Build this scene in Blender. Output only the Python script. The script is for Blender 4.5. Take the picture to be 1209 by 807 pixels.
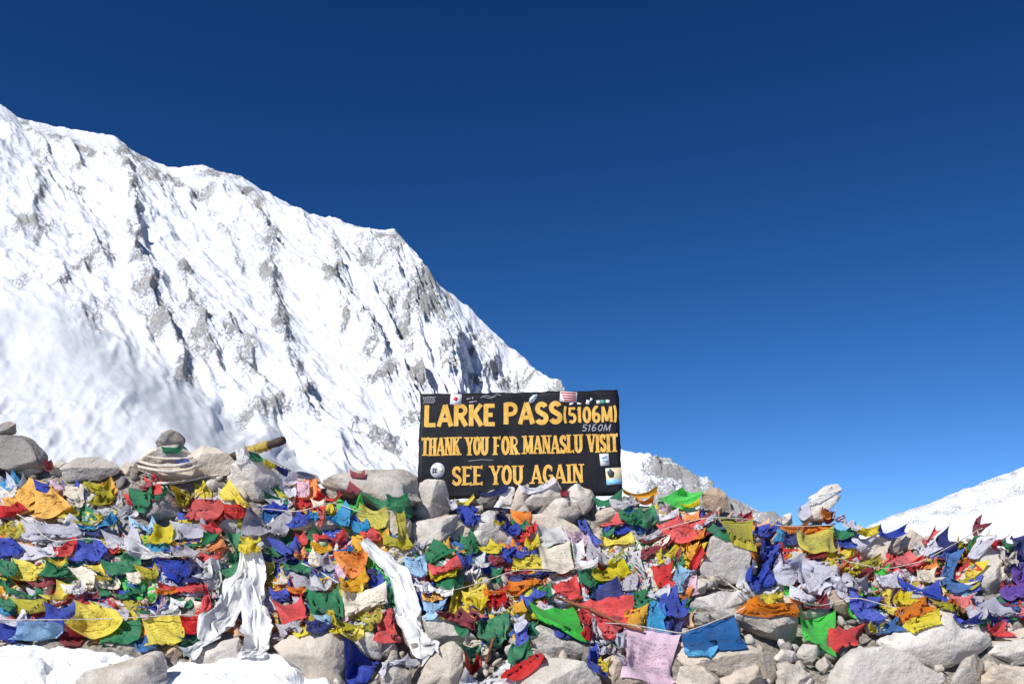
import bpy, math, random
import numpy as np
from mathutils import Vector
from mathutils.bvhtree import BVHTree

random.seed(7); rng = np.random.default_rng(11)
for o in list(bpy.data.objects): bpy.data.objects.remove(o)
S = bpy.context.scene; COL = S.collection

# ------------------------------------------------------------------ camera
W0, H0, F = 1209.0, 807.0, 1186.0          # photograph size and focal length in its pixels
HORIZON = 650.0
PITCH = math.atan((HORIZON - H0/2) / F)
CAM = np.array([0.0, 0.0, 1.2])
cd = bpy.data.cameras.new('camera'); co = bpy.data.objects.new('camera', cd); COL.objects.link(co)
cd.sensor_width = 36; cd.lens = 36*F/W0; cd.clip_start = 0.05; cd.clip_end = 40000
co.location = CAM; co.rotation_euler = (math.pi/2 + PITCH, 0, 0); S.camera = co
FW = np.array([0, math.cos(PITCH), math.sin(PITCH)]); RT = np.array([1.0, 0, 0]); UP = np.array([0, -math.sin(PITCH), math.cos(PITCH)])

# ------------------------------------------------------------------ sky, sun, exposure
SUN_AZ = (-0.64, -0.77); SUN_EL = math.radians(42)
w = bpy.data.worlds.new('World'); S.world = w; w.use_nodes = True
nt = w.node_tree; nt.nodes.clear()
sk = nt.nodes.new('ShaderNodeTexSky'); sk.sky_type = 'NISHITA'; sk.sun_disc = False
sk.sun_elevation = SUN_EL; sk.sun_rotation = math.atan2(SUN_AZ[0], SUN_AZ[1])
sk.altitude = 5100; sk.air_density = 1.0; sk.dust_density = 0.05; sk.ozone_density = 2.2
hs = nt.nodes.new('ShaderNodeHueSaturation'); hs.inputs['Saturation'].default_value = 1.12
se = nt.nodes.new('ShaderNodeSeparateColor'); cb = nt.nodes.new('ShaderNodeCombineColor')      # deep, polarised high-altitude blue: one contrast curve per channel
for ch, (gm, sc) in enumerate(((2.2, 130), (1.7, 36.5), (1.5, 22.5))):
    p_ = nt.nodes.new('ShaderNodeMath'); p_.operation = 'POWER'; m_ = nt.nodes.new('ShaderNodeMath'); m_.operation = 'MULTIPLY'
    nt.links.new(se.outputs[ch], p_.inputs[0]); p_.inputs[1].default_value = gm; nt.links.new(p_.outputs[0], m_.inputs[0]); m_.inputs[1].default_value = sc*.09**gm; nt.links.new(m_.outputs[0], cb.inputs[ch])
bg = nt.nodes.new('ShaderNodeBackground'); bg.inputs['Strength'].default_value = 0.10
tc = nt.nodes.new('ShaderNodeTexCoord'); ad = nt.nodes.new('ShaderNodeVectorMath'); ad.operation = 'ADD'; ad.inputs[1].default_value = (0, 0, .12)   # thin air: the pale band lies below the pass
nt.links.new(tc.outputs['Generated'], ad.inputs[0]); nt.links.new(ad.outputs[0], sk.inputs['Vector'])
ou = nt.nodes.new('ShaderNodeOutputWorld')
nt.links.new(sk.outputs[0], hs.inputs['Color']); nt.links.new(hs.outputs[0], se.inputs[0]); nt.links.new(cb.outputs[0], bg.inputs[0]); nt.links.new(bg.outputs[0], ou.inputs[0])
sl = bpy.data.lights.new('sun', 'SUN'); so = bpy.data.objects.new('sun', sl); COL.objects.link(so)
sl.energy = 4.0; sl.angle = math.radians(0.53); sl.color = (1.0, 0.965, 0.91)
ts = Vector((SUN_AZ[0]*math.cos(SUN_EL), SUN_AZ[1]*math.cos(SUN_EL), math.sin(SUN_EL)))
so.rotation_euler = ts.to_track_quat('Z', 'Y').to_euler(); so.location = (0, 0, 30)
S.view_settings.view_transform = 'Standard'; S.view_settings.look = 'None'
S.view_settings.exposure = 0.3; S.view_settings.gamma = 1.0; S.view_settings.use_curve_mapping = False
S.render.engine = 'CYCLES'

# ------------------------------------------------------------------ helpers
def rays(px, py):
    px = np.asarray(px, float); py = np.asarray(py, float)
    return FW + ((px-W0/2)/F)[..., None]*RT - ((py-H0/2)/F)[..., None]*UP
def at(px, py, d): return CAM + rays(px, py)*np.asarray(d, float)[..., None]
def proj(P):
    q = P - CAM; d = q@FW; d = np.where(np.abs(d) < 1e-6, 1e-6, d)
    return W0/2 + F*(q@RT)/d, H0/2 - F*(q@UP)/d, d
def h2(ix, iy, seed):
    n = (ix.astype(np.int64)*374761393 + iy.astype(np.int64)*668265263 + seed*144269) & 0xffffffff
    n = ((n ^ (n >> 13))*1274126177) & 0xffffffff
    return ((n ^ (n >> 16)) & 0xffff)/65535.0
def n2(x, y, seed=0):
    ix = np.floor(x); iy = np.floor(y); fx = x-ix; fy = y-iy
    fx = fx*fx*fx*(fx*(fx*6-15)+10); fy = fy*fy*fy*(fy*(fy*6-15)+10)
    a = h2(ix, iy, seed); b = h2(ix+1, iy, seed); c = h2(ix, iy+1, seed); d = h2(ix+1, iy+1, seed)
    return (a+(b-a)*fx)*(1-fy) + (c+(d-c)*fx)*fy
def fbm(x, y, seed=0, o=5, g=0.5, l=2.03):
    s = 0; a = 1; t = 0
    for k in range(o):
        s = s + a*n2(x, y, seed+k*17); t += a; a *= g; x = x*l+3.1; y = y*l+7.7
    return s/t
def rid(x, y, seed=0, o=4, g=0.5):
    s = 0; a = 1; t = 0
    for k in range(o):
        s = s + a*(1-np.abs(2*n2(x, y, seed+k*13)-1)); t += a; a *= g; x = x*2.1+1.3; y = y*2.1+5.1
    return s/t
def n3(P, seed=0):
    i = np.floor(P); f = P-i; f = f*f*(3-2*f); s = 0
    for dx in (0, 1):
        for dy in (0, 1):
            for dz in (0, 1):
                h = h2(i[:, 0]+dx + 57*(i[:, 2]+dz), i[:, 1]+dy + 131*(i[:, 2]+dz), seed)
                s = s + h*np.where(dx, f[:, 0], 1-f[:, 0])*np.where(dy, f[:, 1], 1-f[:, 1])*np.where(dz, f[:, 2], 1-f[:, 2])
    return s
def sstep(a, b, x): t = np.clip((x-a)/(b-a), 0, 1); return t*t*(3-2*t)

def grid_faces(nr, nc, off=0):
    i = np.arange(nr-1)[:, None]*nc + np.arange(nc-1)[None, :] + off
    return np.stack([i, i+1, i+nc+1, i+nc], -1).reshape(-1, 4)
def make_mesh(name, V, Fq, smooth=True, attrs=None, uv=None, matidx=None):
    m = bpy.data.meshes.new(name); V = np.asarray(V, np.float32).reshape(-1, 3); Fq = np.asarray(Fq, np.int32)
    k = Fq.shape[1]
    m.vertices.add(len(V)); m.vertices.foreach_set('co', V.ravel())
    m.loops.add(Fq.size); m.loops.foreach_set('vertex_index', Fq.ravel())
    m.polygons.add(len(Fq)); m.polygons.foreach_set('loop_start', np.arange(0, Fq.size, k, dtype=np.int32))
    m.polygons.foreach_set('loop_total', np.full(len(Fq), k, np.int32))
    if smooth: m.polygons.foreach_set('use_smooth', np.ones(len(Fq), bool))
    if matidx is not None: m.polygons.foreach_set('material_index', np.asarray(matidx, np.int32))
    m.update(calc_edges=True)
    if uv is not None:
        l = m.uv_layers.new(name='UVMap'); l.data.foreach_set('uv', np.asarray(uv, np.float32)[Fq.ravel()].ravel())
    for k_, v in (attrs or {}).items():
        a = m.attributes.new(k_, 'FLOAT', 'POINT'); a.data.foreach_set('value', np.asarray(v, np.float32).ravel())
    m.validate()
    return m
def link(name, mesh, mat, parent=None):
    o = bpy.data.objects.new(name, mesh); COL.objects.link(o)
    if mat is not None:
        for q in (mat if isinstance(mat, (list, tuple)) else [mat]): mesh.materials.append(q)
    if parent is not None: o.parent = parent
    return o
def empty(name, loc=(0, 0, 0)):
    o = bpy.data.objects.new(name, None); COL.objects.link(o); o.location = loc; o.empty_display_size = .1; return o
def tag(o, label=None, cat=None, group=None, kind=None):
    if label: o['label'] = label
    if cat: o['category'] = cat
    if group: o['group'] = group
    if kind: o['kind'] = kind
    return o
def recenter(V, base=None):
    c = V.reshape(-1, 3).mean(0) if base is None else np.asarray(base)
    return V.reshape(-1, 3)-c, c

# ------------------------------------------------------------------ materials
class NT:
    def __init__(s, name):
        s.m = bpy.data.materials.new(name); s.m.use_nodes = True; s.t = s.m.node_tree; s.t.nodes.clear()
        s.out = s.n('ShaderNodeOutputMaterial'); s.p = s.n('ShaderNodeBsdfPrincipled'); s.l(s.p.outputs[0], s.out.inputs[0])
    def n(s, t, **k):
        q = s.t.nodes.new(t)
        for a, v in k.items(): setattr(q, a, v)
        return q
    def l(s, a, b): s.t.links.new(a, b)
    def val(s, sock, v):
        if hasattr(v, 'is_linked') or hasattr(v, 'links'): s.l(v, sock)
        else: sock.default_value = v
    def noise(s, vec, scale, detail=4, rough=.55, dist=0.0):
        q = s.n('ShaderNodeTexNoise'); q.inputs['Scale'].default_value = scale; q.inputs['Detail'].default_value = detail
        q.inputs['Roughness'].default_value = rough; q.inputs['Distortion'].default_value = dist
        if vec is not None: s.l(vec, q.inputs['Vector'])
        return q.outputs['Fac']
    def ramp(s, f, *stops):
        q = s.n('ShaderNodeValToRGB'); e = q.color_ramp.elements
        while len(e) < len(stops): e.new(.5)
        for el, (p, c) in zip(e, stops): el.position = p; el.color = tuple(c)+(1,) if len(c) == 3 else c
        s.l(f, q.inputs[0]); return q.outputs[0]
    def mix(s, f, a, b, mode='MIX'):
        q = s.n('ShaderNodeMix', data_type='RGBA', blend_type=mode)
        for i, v in ((0, f), (6, a), (7, b)):
            if isinstance(v, tuple) and len(v) == 3: v = v+(1,)
            s.val(q.inputs[i], v)
        return q.outputs[2]
    def math(s, op, a, b=0.0, c=0.0):
        q = s.n('ShaderNodeMath', operation=op)
        for i, v in enumerate((a, b, c)): s.val(q.inputs[i], v)
        return q.outputs[0]
    def mr(s, f, a, b, c=0.0, d=1.0):
        q = s.n('ShaderNodeMapRange'); s.l(f, q.inputs[0])
        for i, v in enumerate((a, b, c, d)): q.inputs[i+1].default_value = v
        return q.outputs[0]
    def bump(s, h, strength, dist, prev=None):
        q = s.n('ShaderNodeBump'); q.inputs['Strength'].default_value = strength; q.inputs['Distance'].default_value = dist
        s.l(h, q.inputs['Height'])
        if prev is not None: s.l(prev, q.inputs['Normal'])
        return q.outputs[0]
    def attr(s, name):
        q = s.n('ShaderNodeAttribute', attribute_name=name); return q.outputs['Fac']

def mountain_material(name, extra=0.0):
    t = NT(name); g = t.n('ShaderNodeNewGeometry'); pos = g.outputs['Position']
    rock = t.attr('rock')
    fine = t.noise(pos, .17, 9, .74); fine2 = t.noise(pos, .02, 6, .62, .5)
    f = t.math('ADD', rock, t.math('MULTIPLY', t.math('SUBTRACT', fine, .5), 3.0))
    f = t.math('ADD', f, t.math('MULTIPLY', t.math('SUBTRACT', fine2, .5), .9))
    mask = t.mr(f, .44, .74)
    rc = t.ramp(t.noise(pos, .03, 7, .65), (.25, (.15, .15, .155)), (.48, (.29, .285, .275)), (.62, (.36, .34, .305)), (.8, (.50, .49, .47)))
    sn = t.mix(t.mr(t.noise(pos, .004, 5), .3, .7), (.65, .675, .715), (.71, .725, .75))
    t.l(t.mix(mask, sn, rc), t.p.inputs['Base Color'])
    t.l(t.mr(mask, 0, 1, .6, .9), t.p.inputs['Roughness']); t.p.inputs['Specular IOR Level'].default_value = .25
    b = t.bump(t.math('MULTIPLY', t.noise(pos, .09, 7, .65), t.mr(t.attr('glacier'), 0, 1, 1, .25)), .38, 5.0)
    t.l(t.bump(t.math('MULTIPLY', mask, t.noise(pos, .25, 5, .7)), .6, 3.0, b), t.p.inputs['Normal'])
    return t.m

def rock_material(name, base, dark, light, speck=.5, stain=.35):
    t = NT(name); c = t.n('ShaderNodeTexCoord'); g = t.n('ShaderNodeNewGeometry'); oi = t.n('ShaderNodeObjectInfo')
    pos = g.outputs['Position']
    big = t.noise(pos, 5.5, 5, .6, .4); mid = t.noise(pos, 22, 6, .65); sp = t.noise(pos, 150, 3, .7)
    col = t.mix(t.mr(big, .36, .66), base, light)
    col = t.mix(t.math('MULTIPLY', t.mr(mid, .50, .68), stain), col, dark)
    col = t.mix(t.math('MULTIPLY', t.mr(sp, .54, .64), speck), col, dark)
    col = t.mix(t.math('MULTIPLY', t.mr(t.noise(pos, 95, 2), .60, .68), speck*.6), col, (.66, .64, .60))
    col = t.mix(t.math('MULTIPLY', t.mr(t.noise(pos, 3.1, 3), .50, .72), .48), col, (.42, .30, .18))
    lich = t.math('MULTIPLY', t.mr(t.noise(pos, 9, 6, .7, .8),   .62, .69), .38)
    col = t.mix(lich, col, (.12, .12, .11))
    hv = t.n('ShaderNodeHueSaturation'); t.l(col, hv.inputs['Color']); t.l(t.mr(oi.outputs['Random'], 0, 1, .84, 1.14), hv.inputs['Value'])
    t.l(hv.outputs[0], t.p.inputs['Base Color']); t.p.inputs['Roughness'].default_value = .88; t.p.inputs['Specular IOR Level'].default_value = .3
    vo = t.n('ShaderNodeTexVoronoi', feature='DISTANCE_TO_EDGE'); vo.inputs['Scale'].default_value = 5.0
    wv = t.n('ShaderNodeVectorMath', operation='ADD'); nz = t.n('ShaderNodeTexNoise'); nz.inputs['Scale'].default_value = 6; t.l(pos, nz.inputs['Vector'])
    t.l(pos, wv.inputs[0]); t.l(nz.outputs['Color'], wv.inputs[1]); t.l(wv.outputs[0], vo.inputs['Vector'])
    b = t.bump(t.mr(vo.outputs['Distance'], 0, .02), .12, .010)
    b = t.bump(mid, .7, .022, b); b = t.bump(t.noise(pos, 70, 6, .7), .55, .007, b)
    t.l(b, t.p.inputs['Normal'])
    return t.m

def cloth_material(name, c, sheer=.22, printed=True, gloss=.62, crease=1.0):
    t = NT(name); uvn = t.n('ShaderNodeUVMap'); uv = uvn.outputs[0]; oi = t.n('ShaderNodeObjectInfo'); g = t.n('ShaderNodeNewGeometry'); pos = g.outputs['Position']
    fade = t.noise(pos, 7, 4, .6)
    pale = tuple(min(.92, v*.80+.13) for v in c); deep = tuple(v*.62 for v in c)
    col = t.mix(t.mr(fade, .42, .75, 0, .38), c, pale)
    col = t.mix(t.mr(t.noise(pos, 19, 5, .65), .55, .78, 0, .45), col, deep)
    if printed:
        sx = t.n('ShaderNodeSeparateXYZ'); t.l(uv, sx.inputs[0])
        wv = t.n('ShaderNodeTexNoise'); wv.inputs['Scale'].default_value = 1.0; wv.inputs['Detail'].default_value = 2
        mp = t.n('ShaderNodeMapping'); mp.inputs['Scale'].default_value = (26, 13, 1); t.l(uv, mp.inputs[0]); t.l(mp.outputs[0], wv.inputs['Vector'])
        ln = t.math('GREATER_THAN', t.math('FRACT', t.math('MULTIPLY', sx.outputs[1], 13)), .45)
        inx = t.math('MULTIPLY', t.mr(sx.outputs[0], .10, .13), t.mr(sx.outputs[0], .90, .87)); iny = t.math('MULTIPLY', t.mr(sx.outputs[1], .12, .14), t.mr(sx.outputs[1], .88, .86))
        pr = t.math('MULTIPLY', t.math('MULTIPLY', t.mr(wv.outputs['Fac'], .44, .56), ln), t.math('MULTIPLY', inx, iny))
        col = t.mix(t.math('MULTIPLY', pr, t.mr(oi.outputs['Random'], 0, 1,   .22, .60)), col, tuple(v*.25 for v in c))
    hv = t.n('ShaderNodeHueSaturation'); t.l(col, hv.inputs['Color'])
    t.l(t.mr(oi.outputs['Random'], 0, 1, .78, 1.18), hv.inputs['Value']); t.l(t.mr(oi.outputs['Random'], 0, 1, 1.06, .9), hv.inputs['Saturation'])
    t.l(hv.outputs[0], t.p.inputs['Base Color']); t.p.inputs['Roughness'].default_value = gloss; t.p.inputs['Specular IOR Level'].default_value = .35
    t.p.inputs['Sheen Weight'].default_value = .12
    b = t.bump(t.noise(pos, 60, 5, .6), .35*crease, .006); b = t.bump(t.noise(pos, 26, 3, .5, 1.2), .5*crease, .012, b)
    t.l(b, t.p.inputs['Normal'])
    tr = t.n('ShaderNodeBsdfTranslucent'); t.l(hv.outputs[0], tr.inputs[0]); t.l(b, tr.inputs['Normal'])
    mx = t.n('ShaderNodeMixShader'); mx.inputs[0].default_value = sheer; t.l(t.p.outputs[0], mx.inputs[1]); t.l(tr.outputs[0], mx.inputs[2]); t.l(mx.outputs[0], t.out.inputs[0])
    return t.m
def plain(name, c, rough=.6, var=.12, scale=30):
    t = NT(name); g = t.n('ShaderNodeNewGeometry')
    t.l(t.mix(t.mr(t.noise(g.outputs['Position'], scale, 5), .35, .7), tuple(v*(1-var) for v in c), tuple(min(1, v*(1+var)) for v in c)), t.p.inputs['Base Color'])
    t.p.inputs['Roughness'].default_value = rough; return t.m
def snow_material():
    t = NT('snow'); g = t.n('ShaderNodeNewGeometry'); p = g.outputs['Position']
    c = t.mix(t.mr(t.noise(p, 9, 5), .45, .75), (.90, .91, .925), (.82, .82, .81))
    t.l(t.mix(t.math('MULTIPLY', t.mr(t.noise(p, 40, 4), .62, .72), .3), c, (.5, .46, .4)), t.p.inputs['Base Color'])
    t.p.inputs['Roughness'].default_value = .6
    t.l(t.bump(t.noise(p, 160, 4), .3, .004, t.bump(t.noise(p, 22, 6), .55, .03)), t.p.inputs['Normal']); return t.m

M_MOUNT = mountain_material('mountain_snow_and_rock')
ROCKM = {'w': rock_material('rock_white', (.66, .61, .535), (.27, .24, .205), (.80, .76, .69), .30, .22),
         'c': rock_material('rock_cream', (.62, .53, .42), (.28, .225, .165), (.74, .66, .55), .30, .28),
         'g': rock_material('rock_grey', (.53, .485, .42), (.19, .175, .155), (.66, .615, .545), .55, .35),
         'd': rock_material('rock_dark', (.26, .24, .215), (.10, .095, .09), (.37, .345, .31), .5, .45),
         'p': rock_material('rock_peach', (.50, .36, .25), (.26, .16, .10), (.58, .47, .36), .35, .4)}
CC = {'R': (.60, .022, .018), 'D': (.24, .008, .018), 'O': (.90, .21, .008), 'A': (.80, .37, .015), 'Y': (.78, .60, .025), 'E': (.50, .44, .025),
      'G': (.015, .19, .075), 'L': (.07, .62, .075), 'B': (.022, .055, .40), 'N': (.010, .018, .14), 'T': (.02, .27, .52), 'Q': (.008, .11, .34),
      'C': (.30, .52, .80), 'W': (.80, .80, .79), 'V': (.66, .65, .73), 'K': (.74, .66, .52), 'P': (.80, .52, .62), 'S': (.68, .13, .12),
      'U': (.10, .02, .30), 'H': (.30, .12, .02), 'M': (.85, .45, .28), 'F': (.42, .40, .44)}
CN = {'R': 'red', 'D': 'dark red', 'O': 'orange', 'A': 'golden', 'Y': 'yellow', 'E': 'olive yellow', 'G': 'green', 'L': 'lime green', 'B': 'blue', 'N': 'navy', 'T': 'turquoise',
      'Q': 'deep blue', 'C': 'pale blue', 'W': 'white', 'V': 'lavender', 'K': 'cream', 'P': 'pink', 'S': 'faded red', 'U': 'purple', 'H': 'brown', 'M': 'peach', 'F': 'grey'}
CM = {k: cloth_material('cloth_'+CN[k].replace(' ', '_'), tuple(min(.88, q*1.18+.012) for q in v), .38 if k in 'LPWVYEC' else .28) for k, v in CC.items()}
M_SCARF = cloth_material('scarf_silk', (.92, .92, .90), .06, False, .5, .6)
M_ROPE = plain('rope', (.62, .56, .47), .8, .25, 90)
M_BROWNROPE = plain('brown_cord', (.24, .09, .035), .8, .25, 90)
M_SNOW = snow_material()

# ------------------------------------------------------------------ mountain (left ridge and its tail behind the sign)
RID = np.array([(-420, 62), (-250, 82), (-120, 100), (-50, 109), (0, 122), (20, 138), (60, 148), (100, 155), (135, 159), (150, 172), (165, 182), (186, 193), (212, 198), (240, 195), (262, 203), (285, 208), (310, 224),
    (340, 240), (372, 254), (395, 257), (430, 270), (466, 270), (480, 287), (495, 309), (518, 336), (552, 361), (575, 384), (600, 408), (622, 425), (646, 455), (675, 488), (706, 512), (735, 531), (760, 538), (790, 541), (815, 556), (842, 577), (880, 595), (920, 613), (960, 630), (1010, 652), (1060, 672)], float)
NC, NR = 1050, 430
def build_mountain():
    sx = np.linspace(RID[0, 0], RID[-1, 0], NC)
    ry = np.interp(sx, RID[:, 0], RID[:, 1])
    ry += (fbm(sx*.11, sx*0+3.3, 5, 4)-.5)*5.0
    D = np.interp(sx, [-420, 0, 466, 650, 760, 1060], [3400, 3200, 2700, 2450, 2250, 2000])
    R = at(sx, ry, D)
    H = R[:, 2] - CAM[2] + 90
    tt = np.linspace(0, 1, NR)**1.15
    # fall line: towards the camera, drifting right
    hd = np.stack([np.interp(sx, [250, 470, 620], [.85, .42, .05]), -1.0+0*sx], 1)
    run = H*1.02
    T = tt[:, None]
    drop = 1-(1-T)**1.0*(1-.22*T)
    drop = np.clip(drop, 0, 1)
    def smooth(v):                                       # small kinks of the crest line do not run down the whole face
        k = np.ones(61)/61
        for _ in range(2): v = np.convolve(np.pad(v, 30, 'reflect', reflect_type='odd'), k, 'valid')
        return v
    Rs = np.stack([smooth(R[:, q]) for q in range(3)], 1); ws = sstep(0, .30, T)
    Rm = [R[:, q]*(1-ws)+Rs[:, q]*ws for q in range(3)]; Hm = H*(1-ws)+smooth(H)*ws; run = Hm*1.02; hx = smooth(hd[:, 0])
    P = np.empty((NR, NC, 3))
    P[..., 0] = Rm[0] + hx*run*T
    P[..., 1] = Rm[1] - run*T
    P[..., 2] = Rm[2] - Hm*drop
    px, py, _ = proj(P)
    a = np.broadcast_to(sx[None, :]*2.45, (NR, NC)); b = T*H*1.4           # metres along the ridge, metres down the fall line
    warp = (fbm(a/330, b/380, 31, 5)-.5)*300
    ax = a + warp
    fade = sstep(0, .10, T)*np.clip(H/300, .15, 1)
    ribs = rid(ax/235, b/2600+.3, 41, 2, .45)
    ribs2 = rid((ax+b*.10)/92, b/600, 47, 3, .5)
    flutes = rid((a+warp*.5)/23, b/420, 53, 2, .5)
    rough = rid(a/60, b/75, 59, 5, .55)-.5
    below = py - np.interp(px, [-300, 0, 60, 115, 170, 220, 280, 330, 380, 450], [250, 338, 365, 402, 445, 486, 525, 556, 600, 660]); gl = sstep(-25, 45, below)
    # rocky places
    el = np.array(ROCKS_FAR, float); rk = np.zeros_like(px)
    wx = px + (fbm(px/14, py/14, 71, 4)-.5)*26; wy = py + (fbm(px/14, py/14, 77, 4)-.5)*26
    for (ex, ey, rx, r_y) in el:
        m = (np.abs(px-ex) < rx*4+20) & (np.abs(py-ey) < r_y*4+20)
        if m.any(): rk[m] = np.maximum(rk[m], np.exp(-.5*(((wx[m]-ex)/(rx*.95))**2+((wy[m]-ey)/(r_y*.95))**2)))
    tail = sstep(735, 775, px)
    rk = np.maximum(rk*.95, tail*(.80+1.5*(fbm(px/24, py/12, 83, 4)-.45)))
    amp = .25+1.3*fbm(a/500, b/500, 87, 3)
    disp = fade*(105*(ribs-.5) + 40*amp*(ribs2-.5) + 8.5*amp*(flutes-.5)*(1-rk) + (26+26*rk)*rough + 34*(fbm(a/130, b/150, 89, 4)-.5))
    for line in RIBS:
        ln = np.array(line, float); dx = px - np.interp(py, ln[:, 1], ln[:, 0]) + (fbm(px/22, py/22, 93, 4)-.5)*22
        on = sstep(ln[0, 1]-12, ln[0, 1]+8, py)*sstep(ln[-1, 1]+25, ln[-1, 1]-15, py)
        disp = disp + on*sstep(.02, .28, T)*np.clip(H/300, .15, 1)*RIBA[ln[0, 0]]*.75*np.where(dx > 0, np.exp(-dx/9), np.exp(dx/24))
        rk = np.maximum(rk, on*.60*np.where(dx > 0, np.exp(-(dx/13)**2), np.exp(-(dx/5)**2))*(.45+.9*fbm(px/16, py/26, 95, 3)))
    soft = fade*((fbm(a/300, b/260, 61, 2)-.5)*55 + (rid(a/130, b/220, 67, 3)-.5)*4)
    ice = sstep(440, 480, py)*sstep(185, 140, px)*gl
    soft += ice*(rid(px/19, py/60, 69, 3)-.5)*7
    for _ in range(3):                                   # wind-smoothed glacier snow
        for ax_ in (0, 1): soft = sum(np.roll(soft, q_, ax_) for q_ in range(-6, 7))/13
    soft = soft + fade*((fbm(px/34, py/30, 63, 4)-.5)*15 + (rid(px/60+py/90, py/40, 65, 3)-.5)*5 + ice*((rid(px/30+py/50, py/18, 73, 3)-.5)*15))
    soft = soft - 30*np.exp(-(((px-8)/22)**2+((py-408)/16)**2))
    disp = disp*(1-gl)+soft*gl
    rk = rk*(1-gl*.93)
    nrm = np.stack([0.30+0*a, -.62+0*a, .72+0*a], -1)
    P = P + nrm*disp[..., None]
    P = CAM + (P-CAM)*(1-.30*gl*np.clip((py-330)/230, 0, 1.3))[..., None]      # the glacier apron runs out gently towards the pass
    # natural scatter of rock on steep right-hand flanks
    du = np.gradient(disp, axis=1)/2.2
    rk2 = rk*.80 + np.clip((-du-.35)*.30, 0, .30)*(1-gl) + (.55*np.clip(fbm(a/80, b/120, 91, 5)-.43, -.2, 1) + .55*np.clip(fbm(a/70, b/28, 97, 4)-.48, -.15, 1)*sstep(.35, .6, fbm(a/400, b/300, 99, 3)+.1))*(1-gl) - .12*gl
    # rear face closes the ridge
    back = R.copy()
    nb = 6; B = np.empty((nb, NC, 3))
    for k in range(nb):
        q = (nb-k)/nb; B[k, :, 0] = P[0, :, 0]; B[k, :, 1] = P[0, :, 1]+q*H*1.1; B[k, :, 2] = P[0, :, 2]-q*H
    A = np.concatenate([B, P], 0); rka = np.concatenate([np.repeat(rk2[:1], nb, 0), rk2], 0)
    m = make_mesh('mountain', A, grid_faces(NR+nb, NC)[:, ::-1], True, {'rock': rka, 'glacier': np.concatenate([np.zeros((nb, NC)), gl], 0)})
    o = link('mountain', m, M_MOUNT); tag(o, 'steep snow covered mountain face with grey rock ribs filling the left background', 'mountain', kind='structure')
ROCKS_FAR = [(28,147,8,3),(35,162,5,3),(70,170,10,6),(97,177,8,5),(93,210,10,5),(90,235,12,4),(97,242,7,4),(30,275,15,8),(45,283,12,6),(80,290,6,4),(110,320,18,8),(95,322,10,8),(150,200,8,14),(148,172,6,12),(165,185,12,9),(178,212,9,15),(210,212,12,5),(252,203,17,5),(275,212,10,5),(287,235,12,9),(243,228,12,10),(305,258,7,16),(312,298,7,18),(153,245,3,26),(157,290,3,20),
 (25,340,18,6),(90,325,12,6),(65,350,15,5),(100,386,10,7),(115,393,12,10),(158,340,8,20),(165,368,11,22),(182,402,12,20),(215,345,5,8),(220,375,7,10),(232,405,11,18),(242,428,9,11),(262,414,7,13),(282,440,10,14),(312,340,7,12),(325,405,6,18),(296,505,16,9),(210,463,12,5),(318,500,10,8),
 (425,280,6,8),(435,312,8,10),(455,278,12,7),(460,302,9,18),(448,298,5,4),(450,328,8,5),(490,325,6,4),(500,345,18,10),(500,372,18,12),(488,358,10,8),(456,368,7,22),(472,375,5,14),(478,425,4,14),(572,402,9,12),(550,363,6,4),(525,350,5,5),(605,412,7,4),(585,430,8,8),(600,446,15,7),(640,442,7,9),(520,425,14,5),(545,414,12,4),(530,450,8,8),(385,350,8,9),(396,402,5,14),(425,405,6,9),(432,432,6,14),(620,452,10,8),(560,452,8,6),
 (347,490,7,13),(345,458,4,14),(372,510,7,9),(386,515,5,5),(447,462,6,13),(470,400,6,14),(430,470,13,5),(440,532,13,12),(475,515,10,7),(412,520,8,6),(365,480,5,8),(480,470,8,10),(460,545,14,6),(640,500,14,20),(690,505,10,8)]
RIBA = {135: 52, 211: 34, 258: 34, 298: 40, 386: 30, 462: 28, 48: 24, 500: 12, 572: 10, 250: 20}
RIBS = [[(135,160),(148,200),(152,250),(157,300),(163,340),(180,380),(200,420),(214,455)], [(211,335),(222,378),(238,420),(252,450)], [(258,395),(268,415),(285,440),(302,470),(314,505)],
 [(298,232),(310,300),(316,350),(330,420),(346,470),(356,512)], [(386,285),(392,354),(413,387),(428,416),(440,446),(449,478)], [(462,285),(458,340),(455,385),(478,440),(488,475)],
 [(48,143),(44,220),(40,262)], [(500,318),(512,360),(520,400),(530,450)], [(572,385),(582,420),(598,460)], [(250,205),(243,240),(262,300),(275,330)]]
build_mountain()

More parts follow.
